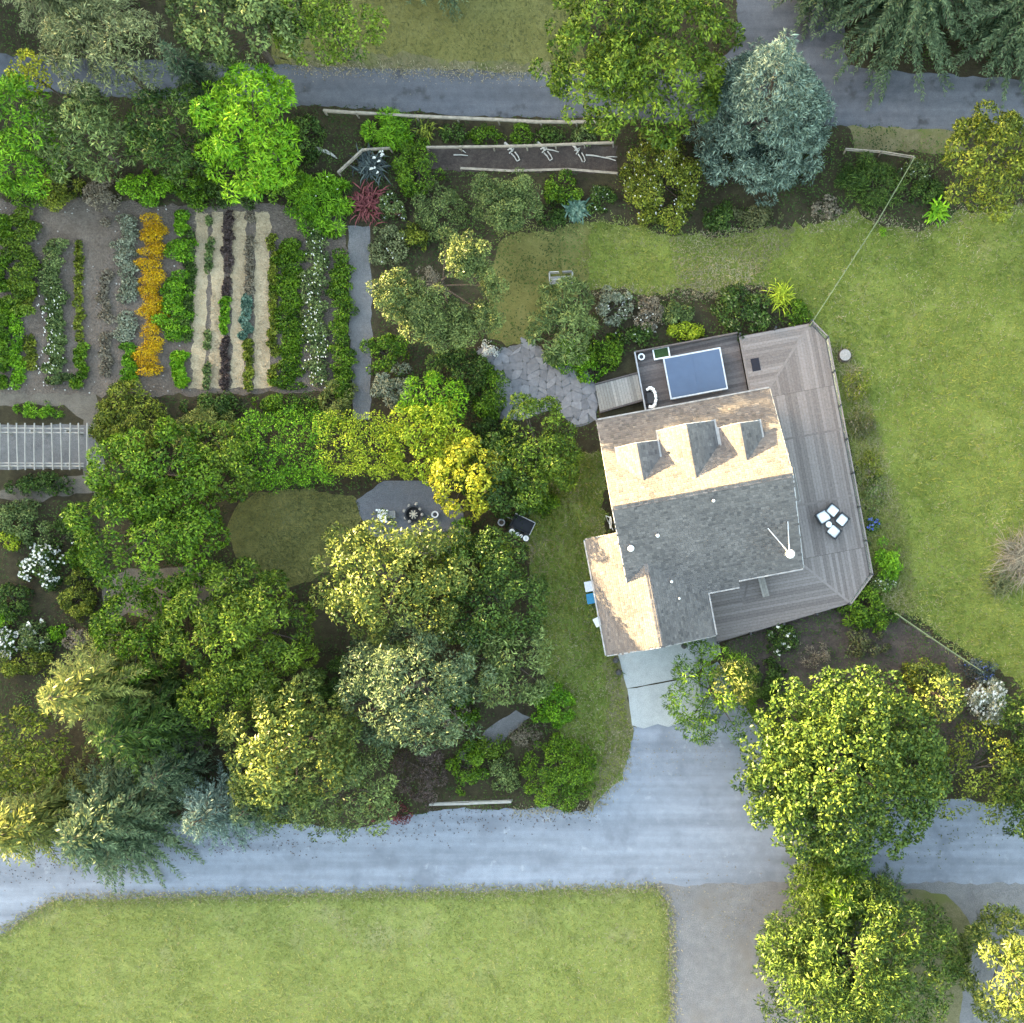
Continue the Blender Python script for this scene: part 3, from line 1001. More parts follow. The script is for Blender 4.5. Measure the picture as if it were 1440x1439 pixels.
# dormers
def dormer(u, hwid, vf, zr, ds):
    vb = (6.5 - zr) / S
    ze = zr - ds * hwid
    ve = (6.5 - ze) / S
    d = empty('dormer', (u, 0, 0), parent=house)
    zL = lambda x, y: zr + ds * x
    zR = lambda x, y: zr - ds * x
    L = [(-hwid, vf), (-hwid, ve - .15), (0, vb - .15), (0, vf)]
    Rr = [(0, vf), (0, vb - .15), (hwid, ve - .15), (hwid, vf)]
    s1 = MB().prism([(-.002 if x == 0 else x, y) for x, y in L], lambda x, y: zL(x, y) - .1, zL).build('roof_panel', SHING, d)
    s2 = MB().prism([(.002 if x == 0 else x, y) for x, y in Rr], lambda x, y: zR(x, y) - .1, zR).build('roof_panel', SHING, d)
    for s_, pl, zf, gr in ((d, L, zL, (1, 0)), (d, Rr, zR, (-1, 0))):
        shingles(s_, pl[::-1] if gr[0] < 0 else pl, zf, gr, int(u * 10) + int(gr[0]) + 5)
    for e in (-1, 1):
        MB().box((e * (hwid + .06), (vf + ve) / 2 + .05, ze - .04), (0.12, vf - ve + .1, 0.11)).build('gutter', TRIM, d)
        MB().tube([(e * hwid, vf + .03, ze), (0, vf + .03, zr)], 0.035, 4).build('rake_board', GREYP, d)
    w_ = hwid - .25
    vw = vf - .28
    zw = lambda v: 6.5 - S * v - .3
    prof = [(-w_, zw(vw)), (w_, zw(vw)), (w_, zr - ds * w_ - .1), (0, zr - .1), (-w_, zr - ds * w_ - .1)]
    P = [(x, vw, z) for x, z in prof] + [(x, ve - .3, z) for x, z in prof]
    MB().poly(P, [(0, 1, 2, 3, 4), (9, 8, 7, 6, 5)] + [(i, i + 5, (i + 1) % 5 + 5, (i + 1) % 5) for i in range(5)]).build('wall', SIDING, d)
    zc = zr - .75
    MB().box((0, vw + .02, zc), (w_ * 1.1, 0.05, 0.5)).build('window', WHITE, d)
    MB().box((0, vw + .05, zc), (w_ * 0.95, 0.02, 0.42)).build('pane', GLASS, d)
dormer(2.28, 1.36, 3.9, 5.80, .52)
dormer(5.67, 1.88, 4.5, 6.02, .52)
dormer(9.12, 1.36, 3.95, 5.78, .52)

# windows and doors in the walls
def window(u, v, z, wd, hg, facing, name='window'):
    rz = {'n': 0, 's': 0, 'e': math.pi / 2, 'w': math.pi / 2}[facing]
    nx, ny = {'n': (0, 1), 's': (0, -1), 'e': (1, 0), 'w': (-1, 0)}[facing]
    f = MB()
    for dx in (-wd / 2, wd / 2):
        f.box((dx, 0, 0), (.1, .08, hg + .1))
    for dz in (-hg / 2, 0, hg / 2):
        f.box((0, 0, dz), (wd, .07, .08))
    o = f.build(name, WHITE, house, (u + nx * .02, v + ny * .02, z), rz)
    MB().box((0, 0, 0), (wd - .08, .03, hg)).build('pane', GLASS, o)
for u in (1.8, 4.2, 8.0, 10.2):
    window(u, 5.7, 1.7, 1.5, 1.2, 'n')
for v in (-3, 2.8):
    window(11.4, v, 1.7, 2.2, 1.9, 'e', 'patio_door')
window(0.35, 1.5, 1.8, 1.2, 1.2, 'w')
window(0.35, 4.0, 1.8, 1.2, 1.2, 'w')
window(-1.9, -4.0, 1.8, 1.0, .9, 'w')
window(9.0, -5.7, 1.6, 2.0, 1.6, 's')
gd = MB()
for k in range(4):
    gd.box((0, 0, .3 + k * .56), (4.6, .06, .53))
gd.build('garage_door', WHITE, house, (.9, -9.13, 0))
MB().box((0, 0, 1.05), (.95, .06, 2.1)).build('door', DARK, house, (4.1, -9.13, 0))
# bay on the deck side
MB().prism([(11.4, -1.7), (12.25, -1.5), (12.25, .5), (11.4, .7)], .7, 3.0).build('bay', SIDING, house)
MB().prism([(11.35, -1.85), (12.4, -1.6), (12.4, .6), (11.35, .85)], 3.0, lambda x, y: 3.5 - .38 * (x - 11.35)).build('bay_roof', SHING, house)
MB().tube([(11.4, -1.9, 3.0), (12.45, -1.64, 3.0), (12.45, .64, 3.0), (11.4, .9, 3.0)], .04, 5).build('gutter', TRIM, house)
MB().tube([(11.83, .9, 3.6), (12.3, .7, 2.6), (12.3, .7, .8)], .05, 6).build('downspout', WHITE, house)
# vents and flue
for u, v, r_ in ((.65, -2.73, .2), (2.52, -2.24, .12), (6.47, -.7, .1), (2.9, -5.4, .09), (3.2, -6.6, .07)):
    zz = zS(u, v) if v > -5 else zE(u, v)
    MB().lathe([(r_ * .7, -.1), (r_ * .7, .12), (r_ * 1.1, .13), (r_ * .95, .22), (r_ * .3, .26)], 12, (u, v, zz)).build('roof_vent', WHITE, house, smooth_=False)
for u, v in ((5.0, 3.3), (4.2, 3.0)):
    MB().lathe([(.06, -.1), (.06, .3), (.075, .31), (.07, .36)], 10, (u, v, zN(u, v))).build('roof_vent', DARK, house)
zf_ = zS(0, -5.1)
fl = MB().lathe([(.15, -.1), (.15, 2.1), (.16, 2.1), (.16, 2.16)], 14, (10.72, -5.0, zf_)).build('flue', STEEL, house)
MB().lathe([(.12, 2.16), (.27, 2.3), (.29, 2.36), (.25, 2.44), (.08, 2.5)], 14, (10.72, -5.0, zf_)).build('flue_cap', WHITE, fl)
MB().tube([(10.68, -4.9, zf_ + 1.9), (9.75, -3.1, zS(0, -3.1) + .02)], .045, 6).build('flue_strut', STEEL, fl)
MB().tube([(10.74, -4.9, zf_ + 1.9), (11.1, -2.9, zS(0, -2.9) + .02)], .045, 6).build('flue_strut', STEEL, fl)

# ------------------------------------------------------------------ decks
PLANK = tinted('weathered_plank', (0.145, 0.121, 0.110), (0.228, 0.194, 0.178), fs=7)
PLANKB = tinted('brown_plank', (0.085, 0.070, 0.066), (0.150, 0.125, 0.115), fs=7)
PLANKR = tinted('ramp_plank', (0.21, 0.19, 0.165), (0.33, 0.30, 0.265), fs=7)

def planks(parent, poly, ang, width, z0, z1, mat, gap=0.012, name='plank'):
    """cut a convex section into boards running along ang."""
    d = (math.cos(ang), math.sin(ang))
    n = (-d[1], d[0])
    b = [p[0] * n[0] + p[1] * n[1] for p in poly]
    k = max(1, round((max(b) - min(b)) / width))
    wv = (max(b) - min(b)) / k
    for i in range(k):
        lo, hi = min(b) + i * wv + gap / 2, min(b) + (i + 1) * wv - gap / 2
        q = clip(clip(poly, n[0], n[1], hi), -n[0], -n[1], -lo)
        if len(q) >= 3:
            MB().prism(q, z0, z1 + random.uniform(-.003, .003), random.random()).build(name, mat, parent)

deck = empty('deck', tuple(HO), 'weathered grey timber deck wrapping round the east side of the house', 'deck', rz=HA)
DZ = 0.7
no = [(10.72, 6.3), (11.9, 6.3), (15.7, 10.42), (10.72, 10.42)]
ea1 = [(11.45, 5.9), (16.6, 5.9), (16.6, 9.1), (15.72, 10.42), (11.9, 6.28)]
ea = [(11.45, -5.6), (16.6, -5.6), (16.6, 5.88), (11.45, 5.88)]
ea2 = [(11.9, -5.62), (16.6, -5.62), (16.6, -7.5), (14.9, -9.2)]
so2 = [(5.3, -10.2), (14.6, -9.3), (14.88, -9.2), (11.88, -5.62), (7.4, -5.62), (5.3, -6.2)]
planks(deck, no, 0, .21, DZ - .04, DZ, PLANK)
planks(deck, ea1, math.pi / 2, .21, DZ - .04, DZ, PLANK)
planks(deck, ea, math.pi / 2, .21, DZ - .04, DZ, PLANK)
planks(deck, ea2, math.pi / 2, .21, DZ - .04, DZ, PLANK)
planks(deck, so2, 0, .21, DZ - .04, DZ, PLANK)
# border boards proud of the field
for p, q in (((10.78, 6.4), (10.78, 10.42)), ((12.0, 6.35), (15.68, 10.36)), ((11.9, -5.7), (14.86, -9.16)), ((5.3, -7.9), (7.6, -7.9)), ((7.6, -7.9), (8.4, -5.9)), ((11.5, 2.8), (16.5, 2.8)), ((11.5, -1.9), (16.5, -1.9))):
    a = math.atan2(q[1] - p[1], q[0] - p[0])
    L = math.hypot(q[0] - p[0], q[1] - p[1])
    MB().box(((p[0] + q[0]) / 2, (p[1] + q[1]) / 2, DZ - .012), (L, .15, .04), a, random.random()).build('border_board', PLANK, deck)
outl = [(10.72, 10.44), (15.74, 10.44), (16.64, 9.1), (16.64, -7.52), (14.75, -9.28), (5.3, -10.24)]
for i in range(len(outl) - 1):
    p, q = outl[i], outl[i + 1]
    a = math.atan2(q[1] - p[1], q[0] - p[0])
    L = math.hypot(q[0] - p[0], q[1] - p[1])
    MB().box(((p[0] + q[0]) / 2, (p[1] + q[1]) / 2, DZ / 2 - .03), (L, .05, DZ - .06), a).build('skirt', PLANKB, deck)
    if i in (1, 2, 3):
        MB().box(((p[0] + q[0]) / 2, (p[1] + q[1]) / 2, DZ + .97), (L, .09, .04), a, .6).build('rail', PLANK, deck)
    k = max(1, round(L / 2.4))
    for j in range(k + (1 if i == len(outl) - 2 else 0)):
        x, y = p[0] + (q[0] - p[0]) * j / k, p[1] + (q[1] - p[1]) * j / k
        MB().box((x, y, DZ + .45), (.09, .09, .96), a).build('post', DARK, deck)
        MB().box((x, y, DZ + 1.0), (.12, .12, .03), a).build('post_cap', DARK, deck)
    if i in (1, 2, 3):
        for zc in (.2, .4, .6, .8):
            MB().tube([(*p, DZ + zc), (*q, DZ + zc)], .006, 4).build('cable', STEEL, deck)

pool = empty('pool_deck', tuple(HO), 'dark brown timber deck around the covered spa', 'deck', rz=HA)
planks(pool, [(3.42, 6.3), (10.66, 6.3), (10.66, 10.66), (3.42, 10.66)], math.radians(2), .2, .31, .36, PLANKB)
for p, q in (((3.42, 10.7), (10.66, 10.7)), ((3.38, 6.5), (3.38, 10.7))):
    a = math.atan2(q[1] - p[1], q[0] - p[0])
    L = math.hypot(q[0] - p[0], q[1] - p[1])
    MB().box(((p[0] + q[0]) / 2, (p[1] + q[1]) / 2, .62), (L, .1, .5), a).build('parapet', GREYP if q[0] == 3.38 else PLANKB, pool)

spa = empty('swim_spa', hw(7.24, 8.42, .36), 'rectangular swim spa under a flat slate blue cover', 'spa', rz=HA)
MB().box((0, 0, .3), (4.0, 2.9, .6)).build('shell', GREYP, spa, bevel=.05)
COVER = simple('spa_cover_vinyl', (0.068, 0.100, 0.165), 0.45, var=0.05, scale=1.5)
cv = MB().box((0, 0, .66), (3.86, 2.76, .1)).build('cover', COVER, spa, bevel=.03)
rim = MB()
for x, y, dx, dy in ((0, 1.42, 4.06, .1), (0, -1.42, 4.06, .1), (1.98, 0, .1, 2.74), (-1.98, 0, .1, 2.74)):
    rim.box((x, y, .645), (dx, dy, .09))
rim.build('rim', simple('rim', (.5, .52, .55), .5), spa)
MB().box((0, 0, .718), (.03, 2.7, .012)).build('seam', COVER, cv)

bwalk = empty('boardwalk', tuple(HO), 'short grey boardwalk bridging from the terrace to the pool deck', 'boardwalk', rz=HA)
planks(bwalk, [(.22, 7.15), (3.3, 7.45), (3.3, 9.25), (.26, 9.02)], math.pi / 2 + .05, .2, .2, .28, PLANKR)
for p, q in (((.22, 9.08), (3.3, 9.32)), ((.2, 7.08), (3.3, 7.36))):
    a = math.atan2(q[1] - p[1], q[0] - p[0])
    MB().box(((p[0] + q[0]) / 2, (p[1] + q[1]) / 2, .22), (3.1, .09, .3), a).build('edge_beam', PLANKB, bwalk)

# planter frame on the pool deck
pf = empty('planter_box', hw(5.2, 10.33, .36), 'shallow white framed planter of moss beside the spa', 'planter', rz=HA)
m = MB()
for x, y, dx, dy in ((0, .36, 1.16, .09), (0, -.36, 1.16, .09), (.54, 0, .09, .63), (-.54, 0, .09, .63)):
    m.box((x, y, .14), (dx, dy, .28))
m.build('frame', WHITE, pf)
MB().box((0, 0, .1), (.98, .62, .16)).build('moss', simple('moss', (.035, .075, .02), .95, var=.5, scale=30), pf)

def pot(u, v, z, r_, label, mat=WHITE, fill=DARK, local=True, name='flower_pot', group=None):
    loc = hw(u, v, z) if local else (*at(u, v)[:2], z)
    p = empty(name, loc, label, 'pot', group)
    MB().lathe([(r_ * .65, 0), (r_ * .95, r_ * 1.3), (r_, r_ * 1.35), (r_, r_ * 1.55), (r_ * .8, r_ * 1.55), (r_ * .78, r_ * 1.3)], 18).build('bowl', mat, p, smooth_=False)
    MB().lathe([(r_ * .78, r_ * 1.2), (r_ * .5, r_ * 1.36), (r_ * .1, r_ * 1.4)], 14).build('soil', fill, p)
    return p
pot(3.78, 10.3, .36, .24, 'round white pot in the corner of the pool deck')
MOSSP = simple('pot_soil', (.05, .04, .03), .95)

# armchair on the pool deck: curved white shell round a dark seat
def armchair(loc, rz, label, s=1.0):
    c = empty('armchair', loc, label, 'chair', rz=rz)
    m = MB()
    for k in range(9):
        t = math.radians(-110 + 220 * k / 8)
        x, y = .42 * s * math.cos(t) * .62, .42 * s * math.sin(t) * 1.25
        m.box((x, y, (.30 + .16 * math.cos(t)) * s), (.14 * s, .2 * s, (.6 + .3 * math.cos(t)) * s), t)
    m.build('shell', WHITE, c)
    MB().box((0, 0, .34 * s), (.4 * s, .62 * s, .16 * s)).build('seat_cushion', DARK, c, bevel=.03)
    for x in (-.2, .2):
        for y in (-.3, .3):
            MB().box((x * s, y * s, .13 * s), (.05, .05, .26 * s)).build('leg', DARK, c)
armchair(hw(3.9, 7.35, .36), HA - .05, 'white curved armchair with a dark seat on the pool deck', 1.25)

mat_ = MB().box((0, 0, .012), (.58, .88, .02)).build('door_mat', simple('mat_rubber', (.012, .012, .02), .9), None, hw(11.5, 8.3, DZ + .004), HA)
tag(mat_, 'small black mat lying on the grey deck boards', 'mat')

# four square white seats and a low table
CUSH = simple('white_cushion', (.80, .80, .78), .8, var=.04)
def seat(u, v, rz, s, label):
    c = empty('lounge_chair', hw(u, v, DZ), label, 'chair', 'square white chairs on the deck', rz=HA + rz)
    MB().box((0, 0, .16), (s, s, .08)).build('frame', DARK, c)
    for x in (-1, 1):
        for y in (-1, 1):
            MB().box((x * s * .44, y * s * .44, .09), (.06, .06, .18)).build('leg', DARK, c)
    MB().box((.03, 0, .29), (s * .9, s * .86, .17)).build('seat_cushion', CUSH, c, bevel=.05)
    MB().box((-s * .47, 0, .34), (.07, s, .36)).build('backrest', DARK, c)
    MB().box((0, s * .47, .3), (s * .9, .06, .28)).build('armrest', DARK, c)
    MB().box((0, -s * .47, .3), (s * .9, .06, .28)).build('armrest', DARK, c)
seat(14.12, -3.0, math.radians(20), .86, 'large square white chair beside the low round table on the deck')
seat(14.83, -2.66, math.radians(-50), .76, 'square white chair on the deck, its back towards the spa end')
seat(15.40, -3.42, math.radians(-140), .76, 'square white chair on the deck nearest the outer railing')
seat(14.68, -4.15, math.radians(130), .78, 'square white chair on the deck nearest the flue end')
tb = empty('low_table', hw(14.40, -3.58, DZ), 'small round white table between the square deck chairs', 'table')
MB().lathe([(.2, .36), (.21, .37), (.21, .4), (.2, .41)], 16).build('table_top', WHITE, tb)
for k in range(3):
    a = k * 2.09
    MB().tube([(.06 * math.cos(a), .06 * math.sin(a), .36), (.17 * math.cos(a), .17 * math.sin(a), 0)], .015, 5).build('leg', DARK, tb)

bn = empty('deck_bench', hw(9.15, -6.95, DZ), 'narrow pale timber bench on the deck under the eave', 'bench', rz=HA + math.radians(4))
for k in range(3):
    MB().box((-.16 + .16 * k, 0, .46), (.145, 1.5, .045), 0, random.random()).build('slat', PLANKR, bn)
for y in (-.6, .6):
    MB().box((0, y, .22), (.42, .07, .43)).build('leg', PLANKB, bn)

# things along the garage wall
def bin_(u, v, mat, label, name='wheelie_bin'):
    b = empty(name, hw(u, v, 0), label, 'bin', rz=HA)
    P = [(-.25, -.27, .06), (.25, -.27, .06), (.25, .27, .06), (-.25, .27, .06), (-.3, -.33, 1.0), (.3, -.33, 1.0), (.3, .33, 1.0), (-.3, .33, 1.0)]
    MB().poly(P, [(3, 2, 1, 0), (4, 5, 6, 7), (0, 1, 5, 4), (1, 2, 6, 5), (2, 3, 7, 6), (3, 0, 4, 7)]).build('body', mat, b)
    MB().box((0, 0, 1.04), (.66, .72, .07)).build('lid', mat, b, bevel=.02)
    for y in (-.26, .26):
        w_ = MB().lathe([(.1, -.03), (.1, .03)], 12).build('wheel', DARK, b, (.27, y, .1))
        w_.rotation_euler = (math.pi / 2, 0, 0)
bin_(-2.72, -5.6, simple('blue_plastic', (.03, .20, .36), .5), 'blue wheelie bin against the garage wall')
bin_(-2.70, -4.75, simple('pale_plastic', (.62, .66, .72), .5), 'pale grey wheelie bin beside the blue one')
wb = MB().box((0, 0, .3), (.5, .6, .5)).box((0, 0, .58), (.54, .64, .06)).build('storage_crate', WHITE, None, hw(-2.6, -7.3, 0), HA + .3, bevel=.02)
tag(wb, 'small white crate on the ground by the garage wall', 'crate')
hr = empty('hose_reel', hw(-.1, -.75, 0), 'white garden hose hung in a loop on the west wall', 'hose')
ht = MB()
for r_ in (.36, .41):
    ht.tube([(-.35 + .2 * math.sin(t) * .3, r_ * math.cos(t), 1.5 + r_ * math.sin(t)) for t in np.linspace(0, 6.2, 20)], .03, 6)
ht.tube([(-.4, .36, 1.5), (-.7, .5, .8), (-.6, .2, .05), (-.2, -.5, .05)], .03, 6)
ht.build('hose', WHITE, hr)
MB().box((-.12, 0, 1.5), (.5, .12, .12)).build('bracket', DARK, hr)

# bollard-like dark posts at the garage front
for i, (x, y, lb) in enumerate(((866, 928, 'dark stone post at the outer corner of the garage apron'), (870, 945, 'lower dark stone post along the garage apron'), (962, 908, 'dark post at the garage door jamb beside the entry walk'), (985, 930, 'short dark post on the entry walk'))):
    p = at(x, y)
    o = MB().lathe([(.2, 0), (.22, .3), (.16, .55), (.08, .62)], 9).build('stone_post', simple('dark_stone%d' % i, (.06, .058, .056), .9, var=.3), None, (p[0], p[1], 0.03))
    tag(o, lb, 'post')

# ------------------------------------------------------------------ fences
RAIL = simple('bleached_rail', (0.30, 0.25, 0.19), 0.8, var=0.25, scale=3)
RAILW = simple('white_rail', (0.30, 0.275, 0.24), 0.7, var=0.12, scale=3)
def fence(label, pts, h, mat=RAIL, rails=(1.0, .55), step=2.4, rw=.13, name='rail_fence', wire=False, r0=.032):
    P = [at(x, y, h) for x, y in pts]
    o = np.array([P[0][0], P[0][1], 0])
    root = empty(name, tuple(o), label, 'fence')
    for i in range(len(P) - 1):
        a, b = P[i] - o, P[i + 1] - o
        L = np.linalg.norm(b[:2] - a[:2])
        k = max(1, round(L / step))
        ang = math.atan2(b[1] - a[1], b[0] - a[0])
        for j in range(k):
            p, q = a + (b - a) * j / k, a + (b - a) * (j + 1) / k
            MB().box((p[0], p[1], h / 2 - .02), (.1, .1, h + .02), ang).build('post', mat, root)
            for f in rails:
                c = (p + q) / 2
                jz, jy = random.uniform(-.02, .02), random.uniform(-.012, .012)
                if wire:
                    MB().tube([(p[0], p[1], h * f), (c[0], c[1], h * f - .03), (q[0], q[1], h * f)], r0 if f == rails[0] else .008, 5).build('wire', mat, root)
                else:
                    MB().box((c[0], c[1] + .06 * (1 if f < 1 else 0), h * f + jz), (L / k + .03, rw if f == rails[0] else .05, .05 if f == rails[0] else .12), ang + jy).build('rail', mat, root)
        MB().box((b[0], b[1], h / 2 - .02), (.1, .1, h + .02), ang).build('post', mat, root)
fence('pale timber rail fence along the south edge of the asphalt road', [(455, 155), (500, 158), (585, 163), (700, 168), (760, 171), (860, 171)], 1.0, rw=.17)
fence('bleached rail fence behind the mulched raised bed', [(600, 207), (740, 205), (862, 200)], .9)
fence('low weathered rail along the front of the mulched raised bed', [(648, 237), (720, 240), (800, 238), (868, 244)], .35, rails=(1.0,), rw=.16)
fence('short angled rail fence by the blue-leaved plant', [(475, 242), (510, 210), (548, 208)], .9, rw=.12)
fence('pale rail fence below the brown shrub at the lane edge', [(604, 1132), (660, 1130), (718, 1128)], .8, RAILW, rw=.16, step=1.9)
fence('thin white rail fence between the blue spruce and the bamboo', [(1190, 209), (1240, 213), (1285, 220)], 1.0, RAIL, rw=.06)
WIRE = simple('pale_green_wire', (0.17, 0.20, 0.10), 0.6)
fence('long wire deer fence running from the deck corner to the road verge', [(1141, 455), (1180, 395), (1235, 310), (1286, 222)], 1.5, WIRE, rails=(1.0, .66, .33), step=3, wire=True, name='wire_fence')
fence('wire deer fence below the right lawn and above the mulch bed', [(1262, 864), (1310, 897), (1382, 945)], 1.4, WIRE, rails=(1.0, .66, .33), step=3, wire=True, name='wire_fence')

# pergola over the gravel walk
pg_o = at(60, 630)
pg = empty('pergola', tuple(pg_o), 'bleached timber pergola with open crosspieces over the gravel walk', 'pergola')
def pgp(x, y, z):
    return at(x, y, z) - pg_o
PZ = 2.3
for yy in (603, 609, 652, 656):
    a, b = pgp(-90, yy, PZ), pgp(118, yy, PZ)
    MB().tube([a, (a + b) / 2 + np.array([0, .04, -.02]), b], .055, 5).build('beam', RAILW, pg)
for k in range(18):
    x = -88 + 12.4 * k
    a, b = pgp(x + random.uniform(-1, 1), 595, PZ + .12), pgp(x + random.uniform(-.5, 1.5), 661, PZ + .12)
    MB().tube([a, (a + b) / 2 + np.array([random.uniform(-.03, .03), 0, .02]), b], .05, 5).build('crosspiece', RAILW, pg)
for x in (-60, -10, 42, 92):
    for yy in (606, 654):
        a = pgp(x, yy, PZ)
        MB().tube([(a[0], a[1], 0), (a[0], a[1], PZ)], .07, 6).build('post', RAILW, pg)

# ------------------------------------------------------------------ garden furniture and small things
GREYW = tinted('grey_bench_wood', (.22, .21, .2), (.4, .39, .37), fs=8)
gb = empty('garden_bench', tuple(at(790, 394)), 'weathered grey garden bench standing on the grass', 'bench', rz=math.radians(3))
for k in range(4):
    MB().box((0, -.32 + .14 * k, .45), (1.7, .12, .04), 0, random.random()).build('seat_slat', GREYW, gb)
for x in (-.45, .45):
    MB().box((x, .36, .72), (.66, .05, .5), 0, random.random()).build('back_panel', GREYW, gb)
for x in (-.8, .8):
    for y in (-.3, .36):
        MB().box((x, y, .24), (.08, .08, .47)).build('leg', GREYW, gb)
    MB().box((x, 0, .66), (.1, .75, .04)).build('armrest', GREYW, gb)

def adirondack(x, y, rz, label):
    c = empty('patio_chair', tuple(at(x, y)), label, 'chair', rz=rz)
    for k in range(4):
        MB().box((-.24 + .16 * k, 0, .36), (.14, .62, .035)).build('seat_slat', CUSH, c)
    bk = [(-.4, -.33), (-.46, -.33)]
    for k in range(4):
        MB().box((.4, -.24 + .16 * k, .62), (.05, .14, .6)).build('back_slat', CUSH, c)
    for yy in (-.38, .38):
        MB().box((0, yy, .56), (.85, .13, .035)).build('armrest', CUSH, c)
        MB().box((-.35, yy, .28), (.08, .06, .55)).build('leg', CUSH, c)
        MB().box((.35, yy, .28), (.08, .06, .55)).build('leg', CUSH, c)
adirondack(539, 726, math.radians(-4), 'white slatted armchair on the small dark patio')
ft = empty('footstool', tuple(at(553, 724)), 'pale slatted footstool next to the white patio armchair', 'stool', rz=.08)
for k in range(4):
    MB().box((-.18 + .12 * k, 0, .38), (.1, .5, .04)).build('slat', GREYW, ft)
for x in (-.18, .18):
    for y in (-.2, .2):
        MB().box((x, y, .19), (.05, .05, .37)).build('leg', GREYW, ft)
fp = empty('fire_pit', tuple(at(583, 724)), 'round black fire pit ringed with stones and logs on the patio', 'fire pit')
MB().lathe([(.42, 0), (.62, .35), (.64, .38), (.55, .38), (.36, .12), (.1, .1)], 16).build('bowl', DARK, fp)
ROCK = tinted('pale_rock', (.22, .2, .18), (.5, .46, .40), fs=12)
for k in range(9):
    a = k * .7
    r_ = .55 + .22 * random.random()
    MB().lathe([(.06, 0), (.13, .05), (.11, .13), (.04, .17)], 7, (r_ * math.cos(a), r_ * math.sin(a), .3 if r_ < .62 else 0), random.random()).build('stone', ROCK, fp)
for k in range(4):
    a = .4 + k * .8
    MB().tube([(-.3 * math.cos(a), -.3 * math.sin(a), .3), (.3 * math.cos(a), .3 * math.sin(a), .42)], .05, 6).build('log', simple('log%d' % k, (.5, .45, .36), .9), fp)
pot(613, 724, 0.012, .25, 'round white pot standing alone at the patio edge', local=False)
pot(706, 735, 0, .26, 'grey round pot beside the black garden cart', GREYP, MOSSP, local=False)

ct_o = at(736, 738)
ct = empty('garden_cart', tuple(ct_o), 'black garden cart parked at the edge of the grass', 'cart', rz=math.radians(-26))
m = MB()
m.box((0, 0, .42), (1.5, .9, .05))
for x, y, dx, dy in ((0, .44, 1.5, .05), (0, -.44, 1.5, .05), (.74, 0, .05, .83), (-.74, 0, .05, .83)):
    m.box((x, y, .62), (dx, dy, .36))
m.build('tray', simple('cart_black', (.012, .012, .015), .5), ct)
MB().box((0, .49, .78), (1.56, .06, .05)).box((.79, 0, .78), (.05, .92, .05)).build('rim', GREYP, ct)
for x in (-.5, .5):
    for y in (-.5, .5):
        w_ = MB().lathe([(.1, -.04), (.19, -.04), (.19, .04), (.1, .04)], 14).build('wheel', DARK, ct, (x, y * 1.02, .19))
        w_.rotation_euler = (math.pi / 2, 0, 0)
MB().tube([(-.75, 0, .4), (-1.2, 0, .5), (-1.5, 0, .8)], .025, 6).build('handle', GREYP, ct)
sh = empty('potting_shelf', (ct_o[0] - .28, ct_o[1] - .72, 0), 'low black shelf in front of the garden cart carrying white pots', 'shelf', rz=math.radians(-26))
MB().box((0, 0, .3), (1.6, .42, .05)).build('shelf_board', DARK, sh)
for x in (-.75, .75):
    MB().box((x, 0, .14), (.06, .38, .28)).build('leg', DARK, sh)
PK = ['wide white pot at the outer end of the black potting shelf', 'tall white pot next to the wide one on the potting shelf', 'small white pot in the middle of the potting shelf', 'pair-topped white pot at the inner end of the potting shelf']
for k, (dx, r_) in enumerate(((.58, .2), (.2, .12), (-.1, .13), (-.5, .19))):
    x = ct_o[0] - .28 + dx * math.cos(-.4538)
    y = ct_o[1] - .72 + dx * math.sin(-.4538)
    p = empty('white_pot', (x, y, .326), ['widest white pot on the potting shelf, at the grass end', 'narrow white pot second from the grass end of the potting shelf', 'narrow white pot second from the tree end of the potting shelf', 'wide white pot on the potting shelf, at the tree end'][k], 'pot', 'white pots on the potting shelf')
    MB().lathe([(r_ * .7, 0), (r_, r_ * 1.2), (r_, r_ * 1.4), (r_ * .6, r_ * 1.4), (r_ * .55, r_)], 14).build('bowl', WHITE, p)
    MB().lathe([(r_ * .56, r_ * .9), (r_ * .1, r_ * 1.0)], 10).build('soil', MOSSP, p)

st = empty('tree_stump', tuple(at(1187, 501)), 'pale sawn tree stump on the lawn beside the deck', 'stump')
MB().lathe([(.62, -.05), (.5, .08), (.44, .25), (.42, .45)], 14).build('bark', BARK, st)
MB().lathe([(.4, .45), (.39, .47), (.1, .475)], 14).build('cut_face', simple('sawn_wood', (.27, .25, .23), .85, var=.2, scale=12), st)

# bleached sticks laid in the raised bed
STICK = simple('bleached_stick', (.48, .44, .38), .8, var=.2)
def sticks(x, y, label, segs, name='stick_bundle'):
    o = at(x, y)
    root = empty(name, tuple(o), label, 'sticks')
    for (xa, ya, xb, yb, r_) in segs:
        a, b = at(xa, ya, .06) - o, at(xb, yb, .12) - o
        MB().tube([a, (a + b) / 2 + np.array([.03, .02, .03]), b], [r_, r_ * .9, r_ * .6], 6).build('stick', STICK, root)
lad = lambda x, y: [(x - 8, y - 14, x + 3, y - 2, .1), (x - 4, y - 4, x + 6, y - 8, .05), (x + 1, y + 1, x + 9, y + 12, .05), (x + 6, y - 1, x + 13, y + 10, .05), (x + 9, y + 12, x + 13, y + 10, .04), (x - 2, y + 1, x + 5, y - 6, .05)]
sticks(718, 215, 'ladder-shaped bundle of bleached sticks above the rounded pine', lad(718, 215))
sticks(764, 214, 'bleached stick bundle with a long side twig in the raised bed', lad(764, 214) + [(768, 210, 786, 214, .05)])
sticks(812, 216, 'upright bundle of bleached sticks near the flowering bush', [(x + 2, y, a, b, c) for x, y, a, b, c in lad(810, 216)])
sticks(650, 216, 'two thin bleached sticks at the empty end of the raised bed', [(638, 218, 658, 219, .05), (646, 210, 655, 215, .04)])
